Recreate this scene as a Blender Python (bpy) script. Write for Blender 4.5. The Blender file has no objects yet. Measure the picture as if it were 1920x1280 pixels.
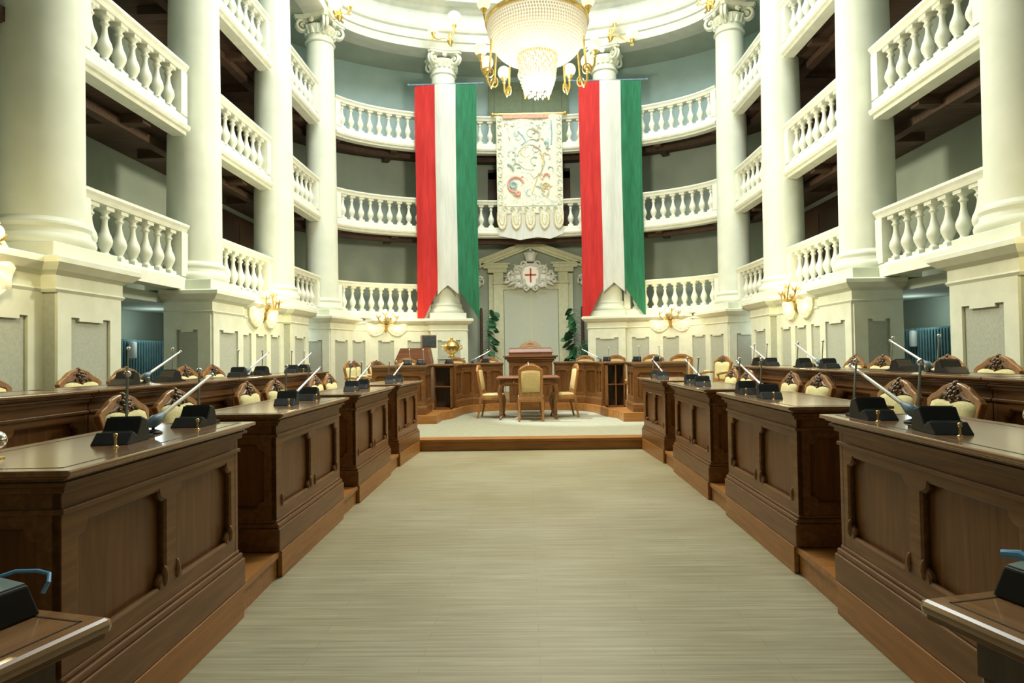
import bpy, bmesh, math, random
from mathutils import Vector, Matrix
random.seed(7)
sc = bpy.context.scene
COL = sc.collection
PI = math.pi
# ------------------------------------------------------------------ camera, world, light, exposure
PITCH, YAW, ROLL, F_PX = .0226, .0224, .0151, 1200.0
CAM = Vector((-.04, 0, 1.42))
fw = Vector((-math.sin(YAW)*math.cos(PITCH), math.cos(YAW)*math.cos(PITCH), math.sin(PITCH)))
r0 = Vector((math.cos(YAW), math.sin(YAW), 0)); u0 = r0.cross(fw)
rr = math.cos(ROLL)*r0 - math.sin(ROLL)*u0
uu = math.sin(ROLL)*r0 + math.cos(ROLL)*u0
cd = bpy.data.cameras.new('camera'); cam = bpy.data.objects.new('camera', cd); COL.objects.link(cam)
m = Matrix((rr, uu, -fw)).transposed().to_4x4(); m.translation = CAM
cam.matrix_world = m
cd.sensor_width = 36; cd.lens = F_PX/1920*36; cd.clip_start = .05; cd.clip_end = 200
sc.camera = cam
sc.view_settings.view_transform = 'Standard'; sc.view_settings.look = 'None'
sc.view_settings.exposure = 0.0; sc.view_settings.gamma = 1.0
sc.view_settings.use_curve_mapping = False
W = bpy.data.worlds.new('world'); sc.world = W; W.use_nodes = True
bg = W.node_tree.nodes['Background']
bg.inputs[0].default_value = (.92, 1.0, .90, 1); bg.inputs[1].default_value = .62

def lamp(name, kind, loc, energy, color, size=.3, rot=None, sy=None, spread=None):
    l = bpy.data.lights.new(name, kind); o = bpy.data.objects.new(name, l); COL.objects.link(o)
    l.energy = energy; l.color = color; o.location = loc
    if kind == 'AREA':
        l.size = size
        if sy: l.shape = 'RECTANGLE'; l.size_y = sy
        if spread: l.spread = spread
    else: l.shadow_soft_size = size
    if rot: o.rotation_euler = rot
    return o
# added area light above the open roof, filling the hall from overhead
lamp('overhead_fill', 'AREA', (0, 11.0, 13.5), 1500, (.95, 1, .93), 6, (0, 0, 0), 8)
# point lamps added to brighten the ambulatory recesses behind the podiums
for s_ in (-1, 1):
    for p_ in ((6.2, 8.2, 1.95), (6.15, 10.4, 2.0), (5.7, 15.2, 1.95)):
        lamp('ambulatory_fill', 'POINT', (s_*p_[0], p_[1], p_[2]), 7, (.84, 1, .92), .12)
# the chandelier's own light
lamp('chandelier_light', 'POINT', (.2, 9.8, 4.9), 860, (1, .91, .68), .4)
# beam of daylight from the left gallery onto the dais
sp = lamp('gallery_beam', 'SPOT', (-4.5, 12.4, 7.6), 4200, (.86, .96, 1), .12)
sp.data.spot_size = math.radians(21); sp.data.spot_blend = .5
sp.rotation_euler = (Vector((1.0, 12.75, .17))-Vector((-4.5, 12.4, 7.6))).to_track_quat('-Z', 'Y').to_euler()

# ------------------------------------------------------------------ materials
def newmat(name):
    m = bpy.data.materials.new(name); m.use_nodes = True
    return m, m.node_tree.nodes, m.node_tree.links, m.node_tree.nodes['Principled BSDF']
def ramp(nd, pts):
    r = nd.new('ShaderNodeValToRGB'); e = r.color_ramp.elements
    e[0].position, e[0].color = pts[0][0], (*pts[0][1], 1); e[1].position, e[1].color = pts[-1][0], (*pts[-1][1], 1)
    for p, c in pts[1:-1]:
        x = e.new(p); x.color = (*c, 1)
    return r
def noisy(name, c1, c2, scale=8, rough=.6, stretch=(1,1,1), detail=4, bump=0, metal=0, spec=.5, coat=0, trans=0, sheen=0):
    m, nd, lk, b = newmat(name)
    tc = nd.new('ShaderNodeTexCoord'); mp = nd.new('ShaderNodeMapping'); mp.inputs['Scale'].default_value = stretch
    n = nd.new('ShaderNodeTexNoise'); n.inputs['Scale'].default_value = scale; n.inputs['Detail'].default_value = detail
    lk.new(tc.outputs['Object'], mp.inputs[0]); lk.new(mp.outputs[0], n.inputs[0])
    r = ramp(nd, [(.32, c1), (.68, c2)]); lk.new(n.outputs[0], r.inputs[0]); lk.new(r.outputs[0], b.inputs['Base Color'])
    b.inputs['Roughness'].default_value = rough; b.inputs['Metallic'].default_value = metal
    b.inputs['Specular IOR Level'].default_value = spec; b.inputs['Coat Weight'].default_value = coat
    b.inputs['Coat Roughness'].default_value = .12; b.inputs['Transmission Weight'].default_value = trans
    if bump:
        bp = nd.new('ShaderNodeBump'); bp.inputs['Strength'].default_value = bump; bp.inputs['Distance'].default_value = .01
        lk.new(n.outputs[0], bp.inputs['Height']); lk.new(bp.outputs[0], b.inputs['Normal'])
    return m
def woody(name, dark, mid, light, axis=2, rough=.33, scale=3.0, coat=.25, spec=.5):
    """grain running along the given axis: stretched noise over a finer one"""
    m, nd, lk, b = newmat(name)
    tc = nd.new('ShaderNodeTexCoord'); mp = nd.new('ShaderNodeMapping')
    s = [9, 9, 9]; s[axis] = .7; mp.inputs['Scale'].default_value = s
    n = nd.new('ShaderNodeTexNoise'); n.inputs['Scale'].default_value = scale; n.inputs['Detail'].default_value = 7; n.inputs['Distortion'].default_value = .6
    n2 = nd.new('ShaderNodeTexNoise'); n2.inputs['Scale'].default_value = 1.7; n2.inputs['Detail'].default_value = 3
    lk.new(tc.outputs['Object'], mp.inputs[0]); lk.new(mp.outputs[0], n.inputs[0]); lk.new(tc.outputs['Object'], n2.inputs[0])
    mx = nd.new('ShaderNodeMix'); mx.data_type = 'FLOAT'; mx.inputs[0].default_value = .35
    lk.new(n.outputs[0], mx.inputs[2]); lk.new(n2.outputs[0], mx.inputs[3])
    r = ramp(nd, [(.3, dark), (.5, mid), (.7, light)]); lk.new(mx.outputs[0], r.inputs[0]); lk.new(r.outputs[0], b.inputs['Base Color'])
    b.inputs['Roughness'].default_value = rough; b.inputs['Coat Weight'].default_value = coat; b.inputs['Coat Roughness'].default_value = .15; b.inputs['Specular IOR Level'].default_value = spec
    return m
def glow(name, c, s, base=(1, .95, .85)):
    m, nd, lk, b = newmat(name)
    b.inputs['Base Color'].default_value = (*base, 1); b.inputs['Emission Color'].default_value = (*c, 1); b.inputs['Emission Strength'].default_value = s
    return m
M = {}
M['column'] = noisy('column_plaster', (.66, .71, .60), (.74, .78, .68), 2.5, .75, bump=.05)
M['plaster'] = noisy('cream_plaster', (.68, .72, .58), (.77, .80, .67), 5, .7, bump=.05)
M['stone'] = noisy('balustrade_stone', (.72, .75, .64), (.82, .84, .74), 7, .65)
M['panel'] = noisy('grey_green_panel', (.40, .43, .36), (.47, .50, .42), 30, .8)
M['wall'] = noisy('grey_green_wall', (.34, .40, .34), (.41, .47, .40), 1.4, .85)
M['wallblue'] = noisy('pale_blue_green_wall', (.36, .50, .50), (.44, .58, .58), 1.2, .85)
M['cornice'] = noisy('entablature_plaster', (.52, .56, .51), (.60, .64, .58), 4, .7)
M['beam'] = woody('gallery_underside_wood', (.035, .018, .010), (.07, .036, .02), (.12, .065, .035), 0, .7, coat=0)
M['desk'] = woody('desk_oak', (.085, .032, .008), (.14, .056, .015), (.20, .088, .026), 2, .36, coat=0, spec=.3)
M['deskframe'] = woody('desk_oak_frame', (.095, .038, .011), (.16, .069, .021), (.23, .105, .035), 0, .38, coat=0, spec=.32)
M['desktop'] = woody('desktop_varnish', (.16, .08, .035), (.24, .125, .055), (.31, .17, .08), 0, .16, coat=.6)
M['skirt'] = woody('step_riser_wood', (.20, .080, .018), (.31, .13, .032), (.40, .18, .050), 0, .40, coat=0, spec=.35)
M['darkwood'] = woody('dark_wood', (.028, .014, .008), (.05, .026, .014), (.075, .04, .02), 2, .4)
M['redwood'] = woody('reddish_wood', (.13, .05, .024), (.20, .075, .038), (.26, .11, .058), 0, .35)
M['chairwood'] = woody('chair_walnut', (.16, .065, .018), (.28, .12, .032), (.38, .18, .052), 2, .35, coat=.1)
M['carving'] = woody('chair_carving', (.05, .024, .012), (.11, .055, .025), (.20, .105, .05), 2, .4, scale=9)
M['cream'] = noisy('cream_upholstery', (.62, .56, .27), (.72, .66, .36), 55, .85)
M['tan'] = noisy('tan_upholstery', (.42, .31, .13), (.53, .40, .18), 50, .85)
M['black'] = noisy('black_plastic', (.005, .006, .006), (.009, .010, .010), 20, .5, spec=.25)
M['grey'] = noisy('grey_plastic', (.10, .15, .15), (.16, .21, .20), 20, .35)
M['bluegrey'] = noisy('blue_grey_rubber', (.10, .18, .25), (.16, .26, .34), 15, .4)
M['blue'] = noisy('blue_cable_plastic', (.10, .28, .52), (.16, .38, .66), 15, .35)
M['chrome'] = noisy('chrome', (.72, .74, .74), (.82, .84, .84), 10, .14, metal=1)
M['steel'] = noisy('brushed_gooseneck_steel', (.30, .34, .33), (.42, .46, .45), 60, .35, stretch=(1, 1, 8), metal=.8)
M['tube'] = noisy('white_enamel_tube', (.93, .90, .86), (.97, .95, .92), 10, .25, metal=.65)
M['brass'] = noisy('brass', (.60, .42, .16), (.75, .55, .24), 12, .22, metal=1)
M['gold'] = noisy('gilt', (.70, .48, .14), (.85, .62, .22), 15, .28, metal=.9)
M['radiator'] = noisy('teal_radiator_paint', (.13, .27, .31), (.20, .36, .40), 6, .4)
M['white'] = noisy('white_ceramic', (.78, .82, .80), (.86, .89, .87), 8, .3)
M['red'] = noisy('red_flag_cloth', (.42, .010, .010), (.54, .020, .018), 3, .8, stretch=(6, 6, .6))
M['green'] = noisy('green_flag_cloth', (.008, .11, .05), (.014, .17, .08), 3, .8, stretch=(6, 6, .6))
M['whitecloth'] = noisy('white_flag_cloth', (.56, .58, .55), (.64, .66, .63), 3, .8, stretch=(6, 6, .6))
M['leaf'] = noisy('green_leaf', (.02, .10, .045), (.06, .20, .09), 8, .45)
M['bark'] = noisy('brown_moss_pole', (.05, .03, .02), (.10, .06, .035), 30, .9, bump=.6)
M['cross'] = noisy('red_enamel', (.55, .04, .02), (.65, .06, .03), 8, .5)
M['globe'] = glow('lit_globe', (1, .88, .60), 1.1, (.22, .21, .18))
M['bulb'] = glow('lit_bulb', (1, .92, .70), 1.8, (.5, .48, .42))
M['shell'] = noisy('sconce_shell_glass', (.86, .78, .52), (.95, .88, .64), 14, .3, spec=.6)
_b = M['shell'].node_tree.nodes['Principled BSDF']; _b.inputs['Emission Color'].default_value = (1, .84, .50, 1); _b.inputs['Emission Strength'].default_value = .38
M['screen'] = noisy('dark_grey_screen', (.03, .04, .05), (.05, .06, .07), 12, .25)
M['door'] = noisy('pale_door_paint', (.52, .58, .49), (.60, .66, .57), 40, .6)
M['portal'] = noisy('yellowish_portal_plaster', (.60, .63, .44), (.69, .71, .52), 9, .7)
M['doorgreen'] = noisy('olive_green_door_paint', (.17, .22, .14), (.21, .26, .17), 9, .7)

def crystal_mat():
    m, nd, lk, b = newmat('lit_crystal')
    b.inputs['Base Color'].default_value = (.50, .46, .36, 1); b.inputs['Roughness'].default_value = .12
    b.inputs['Emission Color'].default_value = (1, .90, .60, 1); b.inputs['Emission Strength'].default_value = .35
    return m
M['crystal'] = crystal_mat()

def floor_mat():
    m, nd, lk, b = newmat('pale_olive_parquet')
    tc = nd.new('ShaderNodeTexCoord')
    mp = nd.new('ShaderNodeMapping'); mp.inputs['Scale'].default_value = (.9, 26, 1)
    n = nd.new('ShaderNodeTexNoise'); n.inputs['Scale'].default_value = 1.6; n.inputs['Detail'].default_value = 8; n.inputs['Roughness'].default_value = .65
    mp2 = nd.new('ShaderNodeMapping'); mp2.inputs['Scale'].default_value = (1, 1, 1)
    n2 = nd.new('ShaderNodeTexNoise'); n2.inputs['Scale'].default_value = .9; n2.inputs['Detail'].default_value = 3
    br = nd.new('ShaderNodeTexBrick'); br.inputs['Scale'].default_value = 1.0
    br.inputs['Brick Width'].default_value = 1.1; br.inputs['Row Height'].default_value = .09; br.inputs['Mortar Size'].default_value = .0015
    br.inputs['Color1'].default_value = (.93, .93, .93, 1); br.inputs['Color2'].default_value = (1, 1, 1, 1); br.inputs['Mortar'].default_value = (.72, .72, .68, 1)
    lk.new(tc.outputs['Object'], mp.inputs[0]); lk.new(mp.outputs[0], n.inputs[0]); lk.new(tc.outputs['Object'], n2.inputs[0]); lk.new(tc.outputs['Object'], br.inputs[0])
    r = ramp(nd, [(.28, (.22, .195, .12)), (.5, (.31, .285, .185)), (.74, (.41, .385, .265))]); lk.new(n.outputs[0], r.inputs[0])
    r2 = ramp(nd, [(.35, (.86, .82, .74)), (.62, (1.0, 1.0, 1.0))]); lk.new(n2.outputs[0], r2.inputs[0])
    a = nd.new('ShaderNodeMix'); a.data_type = 'RGBA'; a.blend_type = 'MULTIPLY'; a.inputs[0].default_value = 1
    lk.new(r.outputs[0], a.inputs[6]); lk.new(r2.outputs[0], a.inputs[7])
    c = nd.new('ShaderNodeMix'); c.data_type = 'RGBA'; c.blend_type = 'MULTIPLY'; c.inputs[0].default_value = 1
    lk.new(a.outputs[2], c.inputs[6]); lk.new(br.outputs[0], c.inputs[7]); lk.new(c.outputs[2], b.inputs['Base Color'])
    b.inputs['Roughness'].default_value = .52; b.inputs['Specular IOR Level'].default_value = .35
    return m
M['floor'] = floor_mat()
M['daisfloor'] = noisy('grey_dais_lino', (.33, .34, .25), (.42, .42, .32), 12, .4)

def tapestry_mat():
    m, nd, lk, b = newmat('embroidered_tapestry')
    tc = nd.new('ShaderNodeTexCoord')
    n = nd.new('ShaderNodeTexNoise'); n.inputs['Scale'].default_value = 4.0; n.inputs['Detail'].default_value = 6; n.inputs['Distortion'].default_value = 2.2
    r = ramp(nd, [(.30, (.42, .50, .52)), (.42, (.66, .68, .58)), (.50, (.80, .77, .64)), (.60, (.82, .78, .66)), (.72, (.66, .50, .38))])
    lk.new(tc.outputs['Object'], n.inputs[0]); lk.new(n.outputs[0], r.inputs[0]); lk.new(r.outputs[0], b.inputs['Base Color'])
    b.inputs['Roughness'].default_value = .9
    return m
M['tapestry'] = tapestry_mat()
M['tapborder'] = noisy('tapestry_border_cloth', (.52, .54, .44), (.78, .76, .62), 16, .9, detail=6)
M['rose'] = noisy('faded_rose_embroidery', (.60, .28, .22), (.72, .42, .34), 18, .9)
M['teal'] = noisy('faded_blue_embroidery', (.22, .38, .42), (.40, .54, .56), 18, .9)
M['sage'] = noisy('faded_grey_green_embroidery', (.42, .48, .40), (.56, .60, .50), 18, .9)
M['ochre'] = noisy('old_gold_embroidery', (.55, .44, .22), (.70, .60, .36), 18, .8)

# ------------------------------------------------------------------ mesh building
class MB:
    def __init__(s): s.v = []; s.f = []; s.sm = []
    def add(s, vs, fs, smooth=False, mat=None):
        o = len(s.v)
        for p in vs:
            p = Vector(p); s.v.append(mat @ p if mat else p)
        for f in fs: s.f.append([i+o for i in f]); s.sm.append(smooth)
    def box(s, a, b, mat=None):
        x0, y0, z0 = a; x1, y1, z1 = b
        s.add([(x0,y0,z0),(x1,y0,z0),(x1,y1,z0),(x0,y1,z0),(x0,y0,z1),(x1,y0,z1),(x1,y1,z1),(x0,y1,z1)],
              [(0,3,2,1),(4,5,6,7),(0,1,5,4),(1,2,6,5),(2,3,7,6),(3,0,4,7)], False, mat)
    def prism(s, poly, z0, z1, mat=None):
        """poly: ccw xy list"""
        n = len(poly)
        s.add([(x,y,z0) for x,y in poly]+[(x,y,z1) for x,y in poly],
              [tuple(range(n))[::-1], tuple(range(n, 2*n))]+[(i,(i+1)%n,n+(i+1)%n,n+i) for i in range(n)], False, mat)
    def lathe(s, prof, seg=24, mat=None, smooth=True, a0=0, a1=2*PI):
        """prof: (r, z) list, bottom to top"""
        full = abs(a1-a0-2*PI) < 1e-6; k = seg if full else seg+1
        vs = [(r*math.cos(a0+(a1-a0)*i/seg), r*math.sin(a0+(a1-a0)*i/seg), z) for r, z in prof for i in range(k)]
        fs = []
        for j in range(len(prof)-1):
            for i in range(seg):
                i2 = (i+1) % k
                fs.append((j*k+i, j*k+i2, (j+1)*k+i2, (j+1)*k+i))
        if full:
            if prof[0][0] > 1e-4: fs.append(tuple(range(k))[::-1])
            if prof[-1][0] > 1e-4: fs.append(tuple((len(prof)-1)*k+i for i in range(k)))
        s.add(vs, fs, smooth, mat)
    def ball(s, c, r, seg=12, rings=8, mat=None, sq=(1,1,1)):
        prof = [(max(1e-5, math.sin(PI*i/rings)), -math.cos(PI*i/rings)) for i in range(rings+1)]
        t = Matrix.Translation(Vector(c)) @ Matrix.Diagonal((r*sq[0], r*sq[1], r*sq[2], 1))
        s.lathe(prof, seg, (mat @ t) if mat else t)
    def tube(s, pts, r, seg=8, mat=None, closed=False):
        pts = [Vector(p) for p in pts]; n = len(pts); rs = r if isinstance(r, (list, tuple)) else [r]*n
        vs = []; up = None
        for i, p in enumerate(pts):
            if closed: d = pts[(i+1)%n]-pts[i-1]
            else: d = pts[min(i+1, n-1)]-pts[max(i-1, 0)]
            d.normalize()
            if up is None:
                up = Vector((0,0,1)) if abs(d.z) < .9 else Vector((1,0,0))
            a = d.cross(up)
            if a.length < 1e-6: a = d.orthogonal()
            a.normalize(); b = a.cross(d).normalized(); up = b
            for k in range(seg):
                t = 2*PI*k/seg; vs.append(p+(a*math.cos(t)+b*math.sin(t))*rs[i])
        fs = []
        for i in range(n if closed else n-1):
            for k in range(seg):
                i2 = (i+1) % n; fs.append((i*seg+k, i*seg+(k+1)%seg, i2*seg+(k+1)%seg, i2*seg+k))
        if not closed: fs += [tuple(range(seg))[::-1], tuple((n-1)*seg+k for k in range(seg))]
        s.add(vs, fs, True, mat)
    def sweep(s, path, prof, closed=False, smooth=False, mat=None):
        """path: xy list; prof: closed list of (n, z); n = offset to the right of the path direction; mitred"""
        n = len(path); P = [Vector(p) for p in path]; vs = []
        for i in range(n):
            if closed: d1 = (P[i]-P[i-1]).normalized(); d2 = (P[(i+1)%n]-P[i]).normalized()
            else:
                d1 = (P[i]-P[i-1]).normalized() if i else (P[1]-P[0]).normalized()
                d2 = (P[i+1]-P[i]).normalized() if i < n-1 else d1
            n1 = Vector((d1.y, -d1.x)); n2 = Vector((d2.y, -d2.x)); mm = n1+n2
            if mm.length < 1e-6: mm = n1
            mm.normalize(); k = 1/max(.3, mm.dot(n1))
            for o, z in prof:
                q = P[i]+mm*o*k; vs.append((q.x, q.y, z))
        m = len(prof); fs = []
        for i in range(n if closed else n-1):
            for j in range(m):
                i2 = (i+1) % n; fs.append((i*m+j, i*m+(j+1)%m, i2*m+(j+1)%m, i2*m+j))
        if not closed: fs += [tuple(range(m))[::-1], tuple((n-1)*m+j for j in range(m))]
        s.add(vs, fs, smooth, mat)
    def plate(s, outer, holes, depth, mat):
        """flat plate in local xy with shaped holes, front at z=depth, back at z=0"""
        bm = bmesh.new(); loops = [outer]+holes; allv = []; es = []
        for lp in loops:
            vv = [bm.verts.new((x, y, depth)) for x, y in lp]; allv.append(vv)
            for i in range(len(vv)): es.append(bm.edges.new((vv[i], vv[(i+1)%len(vv)])))
        bmesh.ops.triangle_fill(bm, use_beauty=True, use_dissolve=False, edges=es, normal=(0, 0, 1))
        bm.verts.index_update(); vs = [v.co.copy() for v in bm.verts]
        fs = []
        for f in bm.faces:
            ids = [v.index for v in f.verts]
            if f.normal.z < 0: ids.reverse()
            fs.append(ids)
        o = len(vs)
        vs += [Vector((v.x, v.y, 0)) for v in vs]
        fs += [[i+o for i in f[::-1]] for f in fs]
        base = 0
        for lp in loops:
            k = len(lp)
            area = sum(lp[i][0]*lp[(i+1)%k][1]-lp[(i+1)%k][0]*lp[i][1] for i in range(k))
            for i in range(k):
                a, b = base+i, base+(i+1)%k
                q = (a+o, b+o, b, a)
                ccw = area > 0
                if (lp is outer) != ccw: q = q[::-1]
                fs.append(q)
            base += k
        bm.free(); s.add(vs, fs, False, mat)
    def build(s, name, mat, parent=None, loc=None, rot=None, mirror=False, bevel=0, angle=35):
        vs = [Vector((-p.x, p.y, p.z)) for p in s.v] if mirror else s.v
        fs = [f[::-1] for f in s.f] if mirror else s.f
        me = bpy.data.meshes.new(name); me.from_pydata([tuple(p) for p in vs], [], [tuple(f) for f in fs])
        me.polygons.foreach_set('use_smooth', s.sm)
        if any(s.sm): me.set_sharp_from_angle(angle=math.radians(angle))
        me.materials.append(M[mat] if isinstance(mat, str) else mat)
        me.validate(); me.update()
        o = bpy.data.objects.new(name, me); COL.objects.link(o)
        if parent: o.parent = parent
        if loc: o.location = loc
        if rot: o.rotation_euler = rot
        if bevel:
            b = o.modifiers.new('bevel', 'BEVEL'); b.width = bevel; b.segments = 2; b.limit_method = 'ANGLE'; b.angle_limit = math.radians(40)
        return o
def tag(o, label, cat, group=None, kind=None):
    o['label'] = label; o['category'] = cat
    if group: o['group'] = group
    if kind: o['kind'] = kind
    return o
def tri_prism(mb, poly, z0, z1, matf=None):
    mb.plate(poly if sum(poly[i][0]*poly[(i+1)%len(poly)][1]-poly[(i+1)%len(poly)][0]*poly[i][1] for i in range(len(poly))) > 0 else poly[::-1],
             [], z1-z0, Matrix.Translation((0, 0, z0)))
def thing(name, label, cat, loc=(0,0,0), rz=0, group=None):
    o = bpy.data.objects.new(name, None); o.empty_display_size = .1; COL.objects.link(o)
    o.location = loc; o.rotation_euler = (0, 0, rz); return tag(o, label, cat, group)
def struct(o): o['kind'] = 'structure'; return o
KIDS = {}
def kids(o): return [c for c in COL.objects if c.parent == o]
def dup(root, loc, rz, label, group=None, cat=None):
    r = root.copy(); COL.objects.link(r); r.location = loc; r.rotation_euler = (0, 0, rz); r['label'] = label
    if group: r['group'] = group
    for ch in kids(root):
        c = ch.copy(); COL.objects.link(c); c.parent = r
        for g in kids(ch):
            d = g.copy(); COL.objects.link(d); d.parent = c
    return r
def frame(o, x, z):
    """matrix with local x along x, local z along z (outward), origin o"""
    x = Vector(x).normalized(); z = Vector(z).normalized(); y = z.cross(x)
    m = Matrix((x, y, z)).transposed().to_4x4(); m.translation = Vector(o); return m

# ------------------------------------------------------------------ the plan of the hall (right half, mirrored for the left)
YE = 15.65
def halfpath(a, b, y0, n=40, apex=False):
    """from near to far, right side: straight at x=a, then quarter ellipse up to the apex"""
    pts = [(a, y0)]
    k = max(1, int((YE-y0)/1.0))
    pts += [(a, y0+(YE-y0)*i/k) for i in range(1, k)]
    for i in range(n+1):
        t = PI/2*i/n; pts.append((a*math.cos(t), YE+b*math.sin(t)))
    return pts
def fullpath(a, b, y0, n=40):
    h = halfpath(a, b, y0, n); return h + [(-x, y) for x, y in h[-2::-1]]
CA, CB = 5.20, 2.62
dense = [(CA, 0.02*i) for i in range(int(YE/.02))] + halfpath(CA, CB, 15.64, 300)[1:]
cum = [0]
for i in range(1, len(dense)): cum.append(cum[-1]+math.dist(dense[i], dense[i-1]))
def at_s(q):
    q = max(0, min(cum[-1], q))
    for i in range(1, len(cum)):
        if cum[i] >= q: break
    t = (q-cum[i-1])/(cum[i]-cum[i-1]); a, b = Vector(dense[i-1]), Vector(dense[i])
    return a.lerp(b, t), (b-a).normalized()
def s_near(p):
    return cum[min(range(len(dense)), key=lambda i: math.dist(dense[i], p))]
CPOS = [(5.2, 3.6), (5.2, 6.71), (5.2, 9.87), (5.2, 13.02), (5.14, 15.98), (2.29, 18.0)]
CS = [s_near(p) for p in CPOS]
SEND = cum[-1]
BASE1, RAIL = 2.47, (3.444, 5.85, 8.254)

# ------------------------------------------------------------------ floors and walls
b = MB(); b.box((-7.2, -4.5, -.3), (7.2, 20.5, 0)); struct(b.build('floor', 'floor'))
WA, WB = 6.75, 3.95
def wallseg(name, path, z0, z1, mat):
    b = MB(); b.sweep(path, [(0, z0), (0, z1), (-.3, z1), (-.3, z0)]); return struct(b.build(name, mat))
hp = halfpath(WA, WB, -4.5, 30)
# path direction near->far on the right: right of direction is outward; use negative offsets reversed
def outw(path, z0, z1, th=.3): return [(0, z0), (th, z0), (th, z1), (0, z1)]
for nm, sgn in (('wall_right', 1), ('wall_left', -1)):
    b = MB(); k = [i for i, p in enumerate(hp) if p[0] < 2.2][0]
    b.sweep(hp[:k+1], [(0, 0), (0, 7.3), (.3, 7.3), (.3, 0)]); struct(b.build(nm, 'wall', mirror=sgn < 0))
    b = MB(); b.sweep(hp[:k+1], [(0, 7.3), (0, 11.5), (.3, 11.5), (.3, 7.3)]); struct(b.build(nm, 'wallblue', mirror=sgn < 0))
bk = hp[k:] + [(-x, y) for x, y in hp[k:-1][::-1]]
b = MB(); b.sweep(bk, [(0, 0), (0, 7.3), (.3, 7.3), (.3, 0)]); struct(b.build('wall_back', 'wall'))
b = MB(); b.sweep(bk, [(0, 7.3), (0, 11.5), (.3, 11.5), (.3, 7.3)]); struct(b.build('wall_back', 'wallblue'))
b = MB(); b.box((-7.2, -4.8, 0), (7.2, -4.5, 11.5)); struct(b.build('wall_front', 'wall'))
b = MB(); b.box((-7.2, -4.8, 11.9), (7.2, 5.2, 12.1)); struct(b.build('ceiling', 'wall'))  # unseen roof piece over the near end, added to darken the foreground
# gallery slabs with wooden undersides and beams
def ring(mb, a1, b1, a2, b2, z0, z1, y0=-4.5, n=40):
    p1 = fullpath(a1, b1, y0, n); p2 = fullpath(a2, b2, y0, n); N = len(p1)
    vs = [(x, y, z0) for x, y in p1]+[(x, y, z0) for x, y in p2]+[(x, y, z1) for x, y in p1]+[(x, y, z1) for x, y in p2]
    fs = []
    for i in range(N-1):
        fs += [(i, i+1, N+i+1, N+i), (2*N+i, 3*N+i, 3*N+i+1, 2*N+i+1), (i, 2*N+i, 2*N+i+1, i+1), (N+i, N+i+1, 3*N+i+1, 3*N+i)]
    mb.add(vs, fs)
for lv in (1, 2):
    zb = RAIL[lv]-1.0
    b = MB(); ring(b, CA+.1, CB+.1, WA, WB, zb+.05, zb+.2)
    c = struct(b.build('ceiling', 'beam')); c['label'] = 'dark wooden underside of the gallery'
    b = MB()
    for side in (1, -1):
        q = 1.0
        while q < SEND-1:
            p, d = at_s(q); nrm = Vector((d.y, -d.x)); p = p+nrm*.15
            t = .45
            e = p+nrm*1.05
            w = .09
            P4 = [p-d*w, e-d*w, e+d*w, p+d*w]
            if side < 0: P4 = [Vector((-v.x, v.y)) for v in P4][::-1]
            b.prism([(v.x, v.y) for v in P4], zb-.09, zb+.05)
            q += 1.57
    for off in (.55,):
        pth = fullpath(CA+off, CB+off-.05, -4.4, 40)
        b.sweep(pth, [(-.08, zb-.14), (.08, zb-.14), (.08, zb-.02), (-.08, zb-.02)])
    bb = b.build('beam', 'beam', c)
for s_ in (1, -1):   # floor of the lowest gallery, left open over the doorway
    p1 = [p for p in halfpath(CA+.2, CB+.2, -4.5, 40) if p[0] > 2.0]; p2 = [p for p in halfpath(WA, WB, -4.5, 40) if p[0] > 2.0]
    b = MB(); tri_prism(b, p1+p2[::-1], 2.28, 2.42); struct(b.build('ceiling', 'wall', mirror=s_ < 0))
b = MB(); ring(b, CA+.15, CB+.15, WA, WB, 10.02, 10.14); struct(b.build('ceiling', 'wall'))
# entablature and cove above the columns
b = MB()
ent = [(-.33,10.0),(-.33,10.22),(-.37,10.24),(-.37,10.46),(-.42,10.50),(-.44,10.56),(-.36,10.60),(-.36,11.02),(-.44,11.08),(-.50,11.16),
       (-.72,11.2),(-.74,11.36),(-.86,11.42),(-.9,11.52),(-.2,11.75),(.25,11.75),(.25,10.0)]
b.sweep(fullpath(CA, CB, -4.5, 48), ent[::-1], smooth=False); struct(b.build('trim_1', 'cornice'))
# platforms: first (0.17) and second (0.335) tier each side, dais, raised apse platform
def xin(y):   # inner edge of the first platform
    pts = [(-4.5, 1.45), (2.8, 1.62), (4.2, 1.69), (6.3, 1.73), (8.4, 1.745), (9.7, 1.69), (11.7, 1.6)]
    for (a, u), (c, v) in zip(pts, pts[1:]):
        if y <= c: return u+(v-u)*(y-a)/(c-a)
    return 1.6
ys = [-4.5, 0, 2.8, 4.2, 5.3, 6.3, 7.4, 8.4, 9.7]
for sgn in (1, -1):
    b = MB(); poly = [(xin(y), y) for y in ys]
    b.prism([(6.74, -4.5), (6.74, 9.7)]+poly[::-1], 0, .168); struct(b.build('floor', 'skirt', mirror=sgn < 0))
    b = MB(); b.sweep(poly, [(-.018, .135), (-.018, .172), (.0, .172), (0, .135)]); struct(b.build('trim_2', 'skirt', mirror=sgn < 0))
    b = MB(); b.prism([(3.50, -4.4), (6.73, -4.4), (6.73, 9.6), (3.50, 9.6)], .168, .335); struct(b.build('floor', 'darkwood', mirror=sgn < 0))
b = MB(); b.prism([(-6.7, 9.7), (6.7, 9.7), (6.7, 15.65)]+[(6.7*math.cos(PI*i/24), 15.65+3.9*math.sin(PI*i/24)) for i in range(1, 24)]+[(-6.7, 15.65)], 0, .17)
struct(b.build('floor', 'daisfloor'))
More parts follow.
